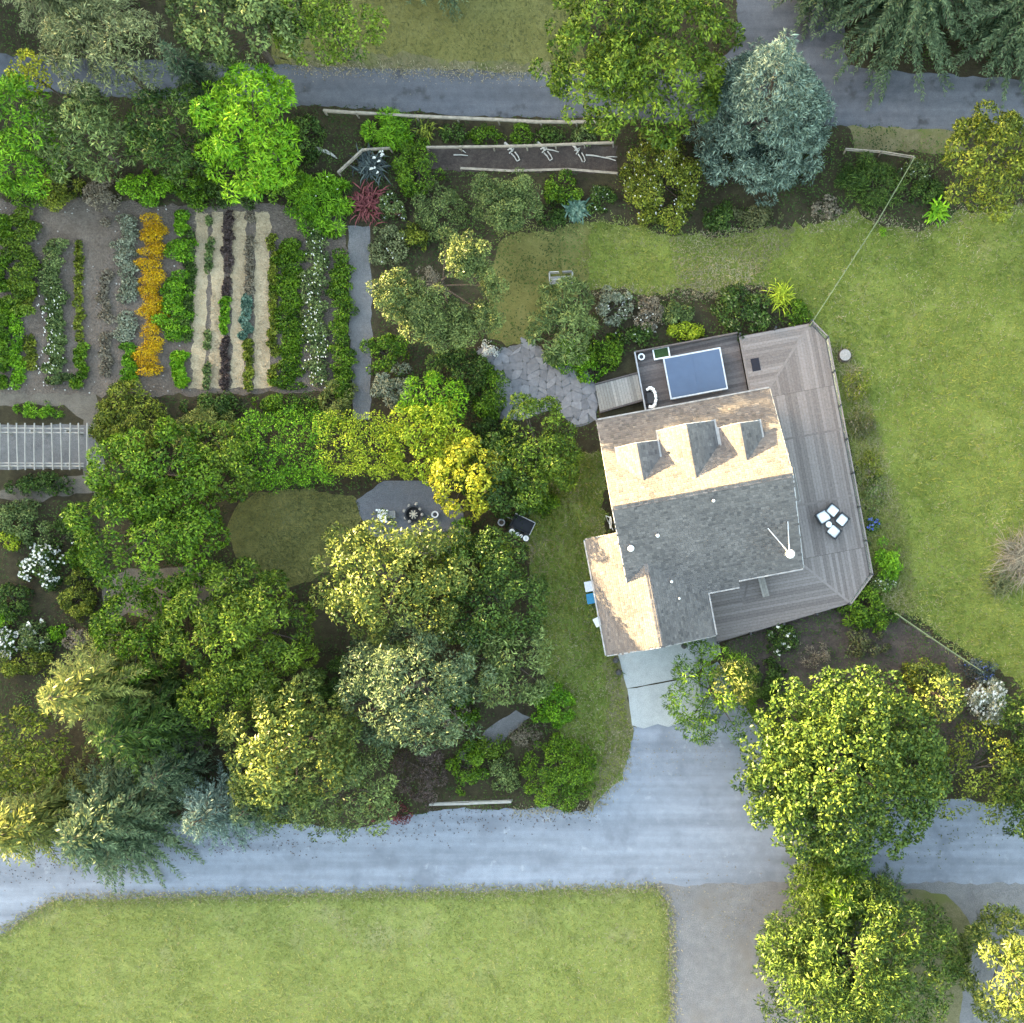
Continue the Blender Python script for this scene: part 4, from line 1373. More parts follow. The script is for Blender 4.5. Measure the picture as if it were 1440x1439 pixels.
sticks(845, 220, 'long curved bleached branch beside the flowering bush', [(824, 218, 846, 221, .06), (846, 221, 866, 226, .05), (852, 221, 868, 221, .04)])
sticks(458, 214, 'forked white branch lying left of the angled fence', [(444, 208, 456, 212, .1), (447, 214, 460, 212, .1), (456, 211, 472, 221, .08), (456, 214, 474, 223, .05)])

# loose pebbles and plant markers scattered over the plot: too many to count
pr = np.random.default_rng(77)
pm = MB()
for _ in range(130):
    x, y = pr.uniform(0, 270), pr.uniform(295, 548)
    if pr.random() < .4:
        y = pr.choice([298, 547]) + pr.normal(0, 4)
    p = at(x, y)
    s = pr.uniform(.025, .07)
    pm.lathe([(s, 0), (s * .9, s * .5), (s * .3, s * .7)], 6, (p[0], p[1], .008), pr.random())
o = pm.build('pebbles', ROCK)
tag(o, 'pale pebbles scattered over the vegetable plot soil', 'pebbles')
o['kind'] = 'stuff'

# ------------------------------------------------------------------ vegetable rows
R_ = row
R_(6, 305, 545, 26, .7, 'green', 'dark leafy crop row at the far end of the plot by the gravel walk', dens=1.2)
R_(34, 300, 440, 34, .9, 'mid', 'tall leafy crop row next to the plot end row', x2=36, dens=1.3, gaps=.12)
R_(25, 430, 545, 18, .5, 'bright', 'narrow bright green crop row along the plot end', dens=1.2, gaps=.1)
R_(42, 400, 520, 18, .4, 'olive', 'sparse yellowing crop row between two leafy rows', dens=.8, gaps=.4)
R_(80, 340, 420, 28, .8, 'sage', 'compact sage green crop row on bare soil', dens=1.4, gaps=.1)
R_(80, 420, 540, 30, .6, 'sage', 'broken crop row with white flowers below the sage row', dens=1.0, gaps=.3, flowers='white', nfl=70)
R_(112, 340, 480, 12, .35, 'olive', 'thin line of seedlings beside the dug trench', dens=.7, gaps=.5)
R_(113, 485, 545, 18, .6, 'green', 'short dense green row at the foot of the trench', dens=1.4, gaps=.05)
R_(150, 310, 540, 18, .35, 'dead', 'withered straw-coloured row on grey soil', dens=.6, gaps=.35, x2=148)
R_(180, 305, 480, 26, .5, 'silver', 'silvery grey crop row beside the orange flowers', dens=.8, gaps=.15)
R_(185, 480, 540, 24, .6, 'bright', 'short bright green clump ending the silvery row', dens=1.1, gaps=.2)
R_(219, 308, 530, 30, .8, 'orange', 'bright orange flower row running the length of the plot', dens=1.7, leaf=.15, wid=.1, gaps=.02, x2=214, name='flower_row', cat='flower row')
R_(254, 335, 480, 36, .8, 'bright', 'lush pale green leafy row beside the orange flowers', dens=1.2, gaps=.08, x2=246)
R_(254, 495, 545, 28, .6, 'lime', 'short lime green clump row at the end of the lush row', dens=1.5, gaps=.0)
R_(258, 300, 330, 22, .6, 'bright', 'small green patch row at the head of the lush row', dens=1.2, gaps=.05)
R_(270, 330, 480, 12, .5, 'dark', 'narrow dark green row bordering the straw paths', dens=1.4, gaps=.1, x2=265)
R_(296, 305, 545, 9, .4, 'sage', 'thin row between the first two straw paths', dens=1.0, gaps=.35, x2=291)
R_(321, 300, 415, 12, .3, 'brown', 'brown withered row between the middle straw paths', dens=1.3, gaps=.1)
R_(318, 418, 470, 13, .5, 'bright', 'short green row with yellow top between straw paths', dens=1.3, gaps=.1)
R_(317, 475, 547, 12, .3, 'brown', 'brown dug row at the lower end of the straw paths', dens=1.2, gaps=.1)
R_(352, 300, 415, 11, .35, 'dead', 'dry stubble row beside the last straw path', dens=1.1, gaps=.15)
R_(348, 415, 475, 14, .6, 'teal', 'blue-green cabbage row between the straw paths', dens=1.5, leaf=.26, wid=.18, gaps=.0)
R_(350, 478, 547, 12, .4, 'olive', 'patchy green row below the cabbages', dens=1.0, gaps=.25)
R_(385, 330, 540, 14, .4, 'olive', 'scruffy row edging the last straw path', dens=.9, gaps=.3)
R_(408, 340, 545, 34, .5, 'green', 'wide low green row right of the straw paths', dens=1.2, gaps=.05)
R_(446, 310, 540, 26, .8, 'sage', 'grey-leaved flower row with white blooms near the path', dens=1.0, gaps=.15, flowers='white', nfl=120)
R_(478, 330, 560, 24, .9, 'green', 'dense green border row along the garden path', dens=1.3, gaps=.05, x2=484)

# ------------------------------------------------------------------ trees and shrubs
B, C_, SH, ST = broad, conifer, shrub, straps
# top left
C_(-60, -150, 92, 15.5, 'grey', 'tall grey-green conifer with yellow-lit tips at the road bend', droop=.5, spray=.6, nb=9, swid=.22)
B(140, 65, 82, 62, 9, 'grey', 'feathery grey-green tree overhanging the shaded road', leaf=.42, wid=.1, ragged=.3)
C_(228, 62, 48, 8.5, 'blue', 'dark blue-green young conifer beside the feathery grey tree', spray=.5)
B(330, 18, 92, 66, 9, 'sage', 'pale sage rounded tree above the asphalt road', leaf=.42, wid=.2, dens=1.1)
B(455, 20, 80, 62, 8, 'mid', 'fresh green tree between the sage tree and the verge', leaf=.34)
C_(565, -200, 84, 12, 'blue', 'blue-green conifer tips hanging over the shady verge', spray=.6)
B(40, 100, 30, 26, 6, 'yellow', 'small shrub tree at the road edge, its leaves coloured as if sunlit', leaf=.3)  # yellow leaf colour stands in for sunlight on the foliage here
B(12, 190, 62, 82, 7.5, 'bright', 'bright green upright tree at the corner of the plot', leaf=.5, wid=.12)
B(115, 190, 74, 66, 7, 'sage', 'dark tree with pale upright tips between road and plot', leaf=.5, wid=.13, ragged=.25)
B(238, 185, 66, 64, 7, 'dark', 'dark green tree with pale tips beside the lime tree', leaf=.46, wid=.13)
B(350, 183, 70, 86, 7.5, 'lime', 'vivid lime green tree south of the road', leaf=.55, wid=.14, ragged=.28, dens=1.2)
SH(70, 262, 46, 30, 1.6, 'olive', 'olive bush at the head of the dark crop row')
SH(30, 268, 38, 26, 1.6, 'green', 'leafy green bush beneath the bright upright tree')
SH(140, 272, 34, 24, 1.2, 'dead', 'straw-coloured dry bush at the head of the plot')
SH(200, 262, 46, 30, 1.7, 'bright', 'bright green bush at the head of the orange flowers')
SH(262, 262, 44, 32, 1.8, 'green', 'mid green bush beside the lime tree foot')
SH(325, 270, 48, 26, 1.6, 'dark', 'dark low bush at the head of the straw paths')
SH(400, 255, 40, 36, 1.8, 'green', 'loose green bush between lime tree and strap-leaf clump')
SH(420, 190, 36, 44, 1.6, 'dark', 'dark shrub filling the corner by the road fence')
SH(446, 280, 54, 54, 1.6, 'bright', 'large mound of long bright green leaves at the plot corner', leaf=.6, wid=.09, flowers='white', nfl=10)
SH(545, 184, 44, 32, 1.3, 'bright', 'long-leaved green clump growing through the road fence', leaf=.55, wid=.09)
ST(598, 185, 20, .7, 'olive', 'small yellow-green strap clump beside the road fence', n=70)
ST(522, 232, 32, .7, 'navy', 'blue-leaved strap plant inside the angled fence', n=150, w=.08, flowers='white', nfl=14, fsz=.22)
ST(518, 288, 34, .8, 'red', 'dark red strap-leaf plant at the head of the garden path', n=170, w=.08)
SH(583, 232, 38, 46, 2.4, 'green', 'dark green bush between the two rail fences')
SH(550, 290, 24, 26, .9, 'sage', 'small bush dotted with white flowers beside the red plant', flowers='white', nfl=36)
SH(556, 297, 11, 10, .8, 'red', 'tiny crimson bush next to the white-dotted one', leaf=.15)
for i, (x, y, rx, lb) in enumerate(((640, 186, 26, 'low green clump at the west end of the fenced strip'), (682, 187, 30, 'leafy clump in the fenced strip above the ladder-shaped sticks'), (735, 186, 24, 'middle green clump of the fenced strip'), (775, 188, 22, 'dark clump of the fenced strip above the stick bundles'), (822, 187, 24, 'thin grey-green clump at the east end of the fenced strip'))):
    SH(x, y, rx, 17, .8, ('dark', 'green', 'green', 'dark', 'sage')[i], lb, leaf=.24)
SH(618, 292, 42, 48, 2.2, 'sage', 'upright grey-green bush left of the rounded pine', leaf=.24, wid=.1)
pads('low rounded cloud pine with grey-green pads in front of the raised bed', [(690, 275, 34, 2.0), (735, 265, 34, 2.2), (712, 300, 38, 2.4), (745, 292, 26, 2.0), (680, 298, 22, 1.7)], 'sage', 2.4, leaf=.22, wid=.1)
SH(790, 262, 34, 26, 1.3, 'green', 'mixed green bush below the raised bed rail')
SH(775, 300, 24, 20, .8, 'dark', 'small dark bush between cloud pine and pale rosette')
ST(810, 295, 22, .5, 'teal', 'pale blue rosette plant at the grass edge', n=150, w=.12)
SH(845, 280, 24, 26, .9, 'dark', 'low dark bush with white flowers at the bed end', flowers='white', nfl=22)
# top centre and right
B(898, 70, 138, 122, 9.5, 'mid', 'huge fresh green broadleaf tree beside the asphalt road', leaf=.46, wid=.17, clumps=80, dens=1.15)
SH(930, 245, 66, 80, 3.2, 'olive', 'tall yellow-green flowering bush left of the blue spruce', flowers='white', nfl=120, leaf=.28)
B(1108, 46, 112, 112, 15.0, 'spruce', 'large silvery blue spruce above the lawn', name='conifer_tree', cat='conifer', leaf=.5, wid=.1, dens=3.2, cone=.93, cpow=.8, csize=.6, ragged=.2, tip=True, kmul=2.2)
SH(1010, 300, 34, 24, 1.2, 'dark', 'dark low bush at the foot of the blue spruce')
C_(1350, -165, 150, 14, 'blue', 'wide dark conifer spreading over the road fork', droop=.3, spray=.58, nb=14, lev=.42, swid=.35)
C_(1195, -170, 80, 12, 'blue', 'dark conifer whose boughs touch the blue spruce top', droop=.3, spray=.55, nb=12, lev=.42, swid=.35)
C_(1520, -100, 110, 13, 'blue', 'dark blue-green conifer at the road beyond the golden cypress', droop=.3, spray=.55, nb=12, lev=.42, swid=.35)
B(1400, 222, 62, 72, 6, 'olive', 'dense olive golden cypress at the lawn corner', leaf=.4, wid=.16, dens=1.3)
SH(1232, 258, 56, 46, 1.7, 'dark', 'dark green bamboo-like clump right of the blue spruce', leaf=.5, wid=.07)
SH(1290, 238, 26, 20, .9, 'sage', 'small grey bush by the thin white rail', flowers='white', nfl=14)
ST(1318, 298, 26, .6, 'lime', 'lime green rosette of strap leaves on the lawn edge', n=60, w=.13)
SH(1241, 326, 7, 8, .45, 'lime', 'tiny lime ball shrub beside the wire fence', leaf=.12, wid=.07, dens=2.5)
SH(1300, 268, 40, 22, .7, 'dark', 'low shadowy groundcover bush behind the lime rosette')
# cloud pine by the path
pads('large spreading cloud pine with golden pads and bare trunk', [(660, 365, 44, 6.6), (692, 402, 32, 5.2), (546, 418, 36, 6.6), (590, 442, 50, 5.4), (640, 460, 44, 4.6), (690, 448, 34, 4.8), (560, 394, 26, 6.0), (628, 342, 26, 4.6)], 'pinegreen', 6.0, leaf=.26, wid=.1, dens=2.3, tpx=(620, 400))
SH(600, 395, 22, 26, 1.2, 'dead', 'bare pinkish twiggy bush under the cloud pine', leaf=.3, wid=.05)
SH(545, 345, 32, 34, 1.2, 'grey', 'pale grey perennial clump between path and cloud pine', flowers='white', nfl=18)
SH(585, 330, 26, 22, 1.0, 'olive', 'low olive bush above the cloud pine')
SH(540, 498, 36, 34, 1.8, 'green', 'green bush beside the garden path below the cloud pine')
SH(640, 520, 56, 44, 2.2, 'dark', 'dark green mounded bush west of the flagstone terrace')
SH(552, 542, 34, 34, 1.8, 'silver', 'silvery leaved bush beside the garden path', leaf=.3, wid=.09)
SH(690, 555, 34, 42, 1.6, 'green', 'glossy bush hugging the terrace edge')
SH(684, 492, 18, 14, .6, 'white', 'small white-leaved clump at the terrace corner', leaf=.16)
B(790, 452, 44, 64, 3.4, 'sage', 'weeping green shrub tree next to the garden bench', leaf=.55, wid=.1, ragged=.2, dens=1.4)
SH(800, 500, 42, 28, 1.3, 'bright', 'bright skirt of leaves below the weeping shrub')
SH(862, 430, 30, 28, 1.0, 'silver', 'grey perennial clump east of the weeping shrub', flowers='white', nfl=26)
SH(912, 440, 34, 28, .9, 'dead', 'faded pinkish perennial clump in the border', leaf=.2, flowers='white', nfl=24)
SH(955, 440, 34, 26, 1.0, 'sage', 'grey-green perennial clump in the middle of the border')
SH(850, 490, 36, 34, 1.3, 'green', 'green perennial clump near the boardwalk', flowers='gold', nfl=24)
SH(830, 522, 26, 18, .8, 'bright', 'low bright clump at the boardwalk end')
SH(895, 470, 32, 20, .9, 'dark', 'dark perennial clump behind the pool deck corner', flowers='white', nfl=12)
SH(965, 465, 36, 16, .8, 'gold', 'yellow-green low clump along the pool deck edge')
SH(1045, 437, 46, 42, 2.0, 'dark', 'dark glossy bush with pale tips behind the deck', flowers='grey', nfl=70, fsz=.2)
ST(1098, 416, 24, .8, 'gold', 'small yellow tufted grass beside the dark glossy bush', n=150, w=.05)
SH(1120, 440, 26, 24, .9, 'green', 'loose green clump at the deck corner by the wire fence')
# hedge line
SH(180, 592, 70, 64, 3.0, 'olive', 'olive shrub at the end of the pergola', leaf=.3)
SH(285, 612, 62, 50, 3.0, 'pine', 'pale fine-leaved shrub in the hedge line', leaf=.34, wid=.08, dens=1.6)
SH(300, 570, 58, 18, 1.2, 'dark', 'low dark edging bush under the straw paths')
SH(395, 568, 60, 18, 1.2, 'green', 'low green edging bush along the foot of the plot')
hedge([(345, 640), (400, 630), (462, 628)], 44, 3.4, 'bright', 'broad bright green hedge north of the clearing')
SH(470, 562, 32, 34, 1.6, 'pine', 'straw-yellow bush at the lower end of the garden path', leaf=.36, wid=.1)
hedge([(455, 622), (510, 620), (572, 622)], 40, 3.6, 'gold', 'clipped golden yellow hedge block above the patio', leaf=.2)
B(600, 620, 60, 58, 4.0, 'gold', 'golden green feathery shrub tree next to the yellow hedge', leaf=.32, dens=1.3)
B(610, 562, 48, 36, 3.2, 'lime', 'lime green feathery shrub right of the silvery bush', leaf=.42, wid=.1)
B(652, 668, 52, 56, 4.6, 'yellow', 'brilliant yellow flowering shrub by the patio', leaf=.3, wid=.18, dens=1.2)
B(705, 668, 58, 60, 4.0, 'dark', 'dark green shrub tree between yellow shrub and house', leaf=.34)
B(755, 632, 56, 78, 4.2, 'mid', 'rounded green shrub with cream-edged leaves west of the house', leaf=.32, wid=.14, dens=1.4)
SH(690, 605, 34, 30, 1.6, 'dark', 'dark understorey bush south of the terrace')
SH(755, 705, 44, 26, 1.2, 'green', 'low green bush at the foot of the cream-edged shrub')
# left centre
B(215, 665, 90, 72, 6.2, 'green', 'big leafy green tree at the gravel walk end', leaf=.38, dens=1.1)
B(205, 752, 106, 82, 6.6, 'green', 'broad spreading green tree west of the clearing', leaf=.38, dens=1.1)
B(310, 645, 58, 56, 5.0, 'mid', 'green tree joining the hedge to the clearing', leaf=.34)
SH(60, 578, 54, 14, .6, 'bright', 'grassy green strip plant above the pergola', leaf=.3, wid=.07)
SH(60, 682, 60, 18, 1.0, 'dark', 'dark low hedge along the lower side of the pergola')
SH(30, 735, 48, 36, 1.8, 'sage', 'pale leafy bush below the pergola')
SH(10, 760, 20, 18, 1.5, 'gold', 'small yellow bush left of the white hydrangea')
SH(55, 795, 42, 36, 1.5, 'dark', 'white flowering hydrangea bush with dark leaves', flowers='white', nfl=240, fsz=.2)
SH(18, 850, 28, 34, 1.4, 'dark', 'dark bush below the hydrangea')
SH(110, 840, 40, 40, 1.2, 'olive', 'loose olive bush at the dirt path')
SH(45, 895, 30, 30, 1.2, 'sage', 'grey bush with large white blooms', flowers='white', nfl=18, fsz=.4)
SH(5, 905, 20, 28, 1.4, 'dark', 'bush with clustered white flowers beside the grey one', flowers='white', nfl=110, fsz=.22)
SH(80, 892, 18, 16, .7, 'bright', 'small round green mound on bare soil')
SH(110, 905, 30, 26, .8, 'dead', 'dry brown perennial clump on bare soil')
SH(3, 868, 12, 20, .8, 'lime', 'small vivid lime clump by the white blooms')
SH(95, 745, 26, 34, 1.2, 'dark', 'dark spindly bush between hydrangea and the big trees', flowers='white', nfl=20)
B(332, 882, 110, 88, 6.6, 'mid', 'yellow-green rounded tree below the clearing', leaf=.42, wid=.15, dens=1.25)
B(192, 895, 68, 66, 4.6, 'green', 'dense dark green shrub tree west of the yellow-green tree', leaf=.3)
B(325, 975, 70, 54, 5.2, 'mid', 'green lower tree under the yellow-green one', leaf=.36)
B(235, 842, 40, 24, 2.5, 'bright', 'small bright shrub beside the dirt path')
SH(150, 905, 36, 36, 1.6, 'green', 'green bush joining the bare soil to the shrub tree')
SH(30, 932, 40, 26, 1.5, 'olive', 'olive bush above the yellow-tipped conifer')
SH(112, 785, 30, 30, 1.3, 'green', 'mid green bush right of the hydrangea')
SH(250, 985, 40, 34, 1.4, 'dark', 'dark understorey bush below the dense shrub tree')
SH(470, 962, 40, 40, 1.6, 'dark', 'dark understorey bush between the two sunlit trees')
SH(648, 1000, 30, 26, 1.2, 'green', 'green understorey bush above the small grey path')
SH(1060, 302, 40, 18, .8, 'duff', 'dry low bush under the spruce lower boughs')
SH(1162, 290, 26, 18, .7, 'dead', 'dry brown clump right of the spruce foot')
# centre bottom
B(540, 815, 122, 98, 9.6, 'sunny', 'tall sunlit yellow-tipped tree below the patio', leaf=.38, wid=.15, clumps=70, dens=1.15, cone=.6)
B(688, 835, 78, 88, 5.2, 'dark', 'dark leafy tree beside the side lawn', leaf=.32, dens=1.2)
B(570, 972, 112, 100, 9.8, 'blue', 'sunlit blue-green pine-like tree above the lane', leaf=.42, wid=.12, clumps=70, dens=1.25, cone=.6)
B(712, 930, 62, 62, 4.6, 'sage', 'drooping grey-green tree edging the side lawn', leaf=.5, wid=.12)
SH(645, 760, 32, 32, 1.8, 'bright', 'bright green bush at the patio edge')
SH(692, 778, 36, 34, 2.4, 'mid', 'green bush with yellow tips below the garden cart', flowers='gold', nfl=50, fsz=.25)
SH(620, 790, 34, 16, .8, 'gold', 'creamy low clump at the patio corner', flowers='white', nfl=16)
B(392, 1062, 110, 108, 10, 'sunny', 'tall golden-lit tree above the lane hedge', leaf=.42, wid=.17, clumps=64, dens=1.1, cone=.6)
B(478, 1110, 84, 74, 6.2, 'sage', 'soft grey-green tree leaning over the lane', leaf=.36, wid=.12)
SH(590, 1085, 44, 58, 1.6, 'brown', 'brown leafless shrub beside the lane rail', leaf=.28, wid=.06, dens=1.0)
SH(545, 1145, 40, 22, .8, 'red', 'reddish fallen-leaf shrub at the lane edge', leaf=.16, dens=.8)
SH(655, 1085, 30, 46, 1.6, 'green', 'green bush behind the pale lane rail')
SH(712, 1085, 34, 36, 1.0, 'sage', 'pale wispy bush behind the lane rail end', dens=.8)
SH(690, 1052, 34, 20, 1.0, 'mid', 'low leafy bush below the small grey path')
SH(640, 1010, 26, 22, .7, 'dead', 'dry clump beside the small grey path')
SH(745, 1035, 36, 28, .7, 'dead', 'dry twiggy ground clump between the round shrubs', dens=.7, wid=.05)
SH(780, 990, 38, 42, 2.0, 'bright', 'small round bright green shrub on the grass edge', leaf=.26)
SH(782, 1092, 62, 62, 3.4, 'green', 'large clipped round dark shrub at the driveway corner', leaf=.24, wid=.11, dens=1.6, ragged=.03, clumps=60)
# bottom left
C_(60, 985, 100, 11.5, 'pine', 'yellow-tipped conifer west of the golden-lit tree', spray=.6, droop=.3, swid=.28)
C_(140, 1045, 105, 9.0, 'dark', 'dark conifer in the shade of the lane hedge', spray=.6, droop=.3, swid=.3)
C_(-35, 1190, 90, 11.5, 'pine', 'sunlit conifer at the end of the lane hedge', spray=.6, droop=.3, swid=.3)
C_(95, 1185, 118, 9.5, 'blue', 'broad blue-green conifer with boughs over the lane', spray=.6, droop=.25, swid=.34, lev=.42, nb=13)
C_(262, 1165, 72, 8.0, 'spruce', 'smaller grey-blue conifer between two hedge trees', spray=.5, droop=.3)
C_(205, 1100, 60, 6.5, 'blue', 'low dark conifer behind the grey-blue one', spray=.5)
B(25, 1060, 60, 56, 6.5, 'olive', 'olive tree filling the gap in the lane hedge')
C_(330, 1150, 60, 6.5, 'blue', 'small conifer at the foot of the golden-lit tree', spray=.5)
# right bottom
B(1002, 975, 62, 70, 3.8, 'green', 'feathery japanese maple beside the driveway', leaf=.46, wid=.1, ragged=.3)
B(1032, 962, 32, 34, 4.2, 'pine', 'golden feathery shrub rising from the maple', leaf=.42, wid=.1)
B(1190, 1084, 156, 150, 9.5, 'deep', 'great sunlit tree standing over the lane', leaf=.38, wid=.2, dens=2.0, cone=.46, csize=.7, ragged=.05)
B(1332, 985, 38, 42, 6.2, 'sunny', 'small sunlit yellow tree by the wire fence', leaf=.3, wid=.18, cone=.6)
SH(1392, 985, 34, 44, 2.6, 'silver', 'white flowering bush at the end of the wire fence', flowers='white', nfl=260, fsz=.22)
SH(1378, 945, 28, 18, 1.6, 'navy', 'blue-grey bush above the white flowering one', flowers='bluefl', nfl=40)
SH(1300, 950, 42, 26, 1.3, 'olive', 'dull olive bush under the wire fence')
B(1365, 1085, 76, 70, 3.8, 'olive', 'thin twiggy olive tree by the lane', dens=.6, leaf=.3)
B(1456, 1012, 46, 56, 3.6, 'dark', 'green tree on the lawn side of the twiggy olive', leaf=.34)
B(1450, 1125, 44, 60, 4.2, 'deep', 'green tree at the lane past the twiggy olive tree', leaf=.4, wid=.18)
SH(1098, 898, 28, 24, 1.0, 'dark', 'dark bush with white blooms below the deck', flowers='white', nfl=22, fsz=.25)
SH(1145, 920, 40, 26, .6, 'dead', 'dry groundcover clump on the mulch bed', dens=.5, wid=.05)
SH(1220, 905, 44, 26, .7, 'duff', 'sparse weedy clump on the mulch bed', dens=.6)
SH(1080, 960, 34, 40, .9, 'dark', 'dark understorey clump between maple and great tree')
SH(1225, 858, 44, 38, 1.3, 'green', 'glossy green perennial clump at the deck corner', leaf=.34, wid=.1)
SH(1248, 790, 24, 48, 1.2, 'bright', 'tall leafy perennial clump along the deck railing', leaf=.32, wid=.1)
SH(1245, 820, 26, 18, .8, 'sage', 'pale flowering clump at the deck corner', flowers='white', nfl=40)
SH(1229, 737, 10, 16, .9, 'dark', 'small bush of deep blue flowers beside the deck', flowers='bluefl', nfl=60, fsz=.15)
for i, (x, y, lb) in enumerate(((1200, 545, 'pale weedy clump along the upper deck railing'), (1208, 600, 'straw-tinted weedy clump below the upper railing'), (1216, 655, 'weedy clump beside the middle of the deck'), (1222, 695, 'weedy clump just above the blue flowers'))):
    SH(x + 6, y, 22, 32, .8, ('olive', 'duff', 'olive', 'sage')[i], lb, leaf=.22, wid=.07, dens=1.1, flowers='dead', nfl=40)
ST(1436, 785, 54, .9, 'dead', 'large straw-coloured ornamental grass on the lawn', n=520, w=.035)
ST(1405, 820, 30, .9, 'duff', 'smaller dry grass tuft below the ornamental grass', n=160, w=.04)
B(1210, 1370, 156, 128, 8.0, 'deep', 'large sunlit fir-like tree between gravel yard and track', leaf=.46, wid=.12, dens=2.0, cone=.5, csize=.75)
C_(1185, 1275, 80, 5.5, 'green', 'small shaded fir under the great tree', spray=.5, nb=12, lev=.35)
C_(1255, 1285, 56, 4.2, 'blue', 'low blue-green fir on the brown verge', spray=.5)
B(1440, 1385, 72, 84, 8.5, 'sunny', 'sunlit fir-like tree beyond the paved track', leaf=.5, wid=.13, dens=1.4, cone=.6)

# ------------------------------------------------------------------ grass, groundcover and fallen straw (uncountable)
def blades(poly, per_m2, ln, wd, pal, seed, name, label, holes=(), bounds=None):
    r = np.random.default_rng(seed)
    P = np.array(poly)
    x0, x1 = max(P[:, 0].min(), -47), min(P[:, 0].max(), 29)
    y0, y1 = max(P[:, 1].min(), -35), min(P[:, 1].max(), 41)
    n = int((x1 - x0) * (y1 - y0) * per_m2)
    Q = np.stack([r.uniform(x0, x1, n), r.uniform(y0, y1, n)], 1)
    Q = Q[inside(Q, poly)]
    for h in holes:
        Q = Q[~inside(Q, h)]
    dn = vnoise(Q, 1.3, seed) * .6 + vnoise(Q, .5, seed + 1) * .4
    Q = Q[r.random(len(Q)) < .35 + dn]
    n = len(Q)
    a = r.uniform(0, 6.283, n)
    L = ln * r.uniform(.5, 1.3, n) * (.6 + .8 * vnoise(Q, 2.5, seed + 2))
    d = np.stack([np.cos(a), np.sin(a)], 1)
    s = np.stack([-d[:, 1], d[:, 0]], 1)
    lean = r.uniform(.35, .95, n)
    V = np.zeros((n, 3, 3))
    V[:, 0, :2] = Q - s * wd / 2
    V[:, 1, :2] = Q + s * wd / 2
    V[:, 2, :2] = Q + d * (L * lean)[:, None]
    V[:, :2, 2] = .005
    V[:, 2, 2] = L * np.sqrt(1 - lean ** 2) * .8 + .02
    t = .65 * vnoise(Q, 3.2, seed + 3) + .5 * vnoise(Q, .9, seed + 4) + r.uniform(-.35, .35, n) - .1
    me = npmesh(name, V.reshape(-1, 3), np.arange(3 * n).reshape(n, 3), np.repeat(np.clip(t, 0, 1), 3))
    me.materials.append(LM(pal))
    o = link(bpy.data.objects.new(name, me))
    tag(o, label, 'grass')
    o['kind'] = 'stuff'
    return o
hs = [hw(u, v)[:2] for u, v in ((-2, -9.5), (5.3, -10.3), (14.8, -9.4), (16.8, -7.6), (16.8, 9.2), (15.9, 10.6), (3.3, 10.8), (0, 9.2), (0, 6), (0, -1.6), (-2, -1.6))]
blades(lawn_poly, 120, .22, .045, 'lawn', 501, 'grass', 'mown green grass of the right-hand lawn', [hs])
blades(low_poly, 120, .2, .045, 'meadow', 502, 'grass', 'paler mown grass of the meadow below the lane')
blades(lawn_poly, 16, .36, .08, 'lawn', 506, 'grass', 'coarse tufts standing in the right-hand lawn', [hs])
blades(low_poly, 10, .32, .08, 'meadow', 507, 'grass', 'coarse tufts standing in the meadow')
blades(strip_poly, 30, .42, .10, 'lawn', 508, 'grass', 'coarse tufts in the strip beside the house', [hs])
blades(lawn_poly, 16, .26, .045, 'deadgrass', 534, 'dry_grass', 'dry blades mixed through the right-hand lawn', [hs])
blades(low_poly, 10, .24, .045, 'deadgrass', 535, 'dry_grass', 'dry blades mixed through the meadow')
blades(strip_poly, 45, .28, .05, 'deadgrass', 536, 'dry_grass', 'dry blades mixed through the side strip', [hs])
blades(oval_poly, 140, .2, .04, 'duff', 503, 'grass', 'thin shaded grass of the clearing')
blades(strip_poly, 100, .26, .045, 'lawn', 504, 'grass', 'rough grass of the strip beside the house', [hs])
blades(verge_poly, 60, .2, .04, 'duff', 505, 'grass', 'thin grass on the road verge')
for i, p_ in enumerate(straw_polys):
    blades(p_, 160, .3, .03, 'strawc', 510 + i, 'straw', 'loose straw lying along the garden paths')
# taller ragged grass along the edges of lane and meadow
def fringe(pts, wid, per_m, ln, pal, seed, label):
    r = np.random.default_rng(seed)
    Q = []
    P = [at(x, y)[:2] for x, y in pts]
    for a, b in zip(P[:-1], P[1:]):
        L = np.linalg.norm(b - a)
        n = int(L * per_m)
        t = r.random(n)[:, None]
        Q.append(a + (b - a) * t + r.normal(0, wid, (n, 2)))
    Q = np.concatenate(Q)
    n = len(Q)
    a = r.uniform(0, 6.283, n)
    D = norm(np.stack([np.cos(a), np.sin(a), r.uniform(.2, 1, n)], 1))
    q = leaf_quads(np.column_stack([Q, np.full(n, .01)]), D, np.tile([0, 0, 1.], (n, 1)), ln * r.uniform(.5, 1.3, n), .05, .1, .1)
    me = leaf_mesh('grass_fringe', q, r.uniform(0, 1, n))
    me.materials.append(LM(pal))
    o = link(bpy.data.objects.new('grass_fringe', me))
    tag(o, label, 'grass')
    o['kind'] = 'stuff'
fringe([(0, 1312), (78, 1264), (400, 1257), (926, 1248), (944, 1280), (946, 1440)], .24, 80, .26, 'deadgrass', 521, 'ragged dry grass fringe where the meadow meets the lane')
fringe([(0, 1316), (80, 1270), (400, 1262), (920, 1253), (938, 1284), (940, 1440)], .26, 70, .3, 'meadow', 528, 'green grass creeping over the lane edge')
fringe([(885, 1015), (878, 1085), (835, 1138), (720, 1140)], .25, 50, .26, 'deadgrass', 522, 'ragged grass fringe along the driveway bend')
fringe([(1200, 540), (1228, 650), (1262, 730), (1275, 850), (1320, 890), (1390, 945)], .3, 60, .34, 'meadow', 523, 'long unmown grass along the lawn edge by the deck')
fringe([(1130, 320), (1220, 305), (1290, 330), (1345, 300), (1440, 292)], .3, 50, .26, 'deadgrass', 524, 'dry grass along the top edge of the lawn')
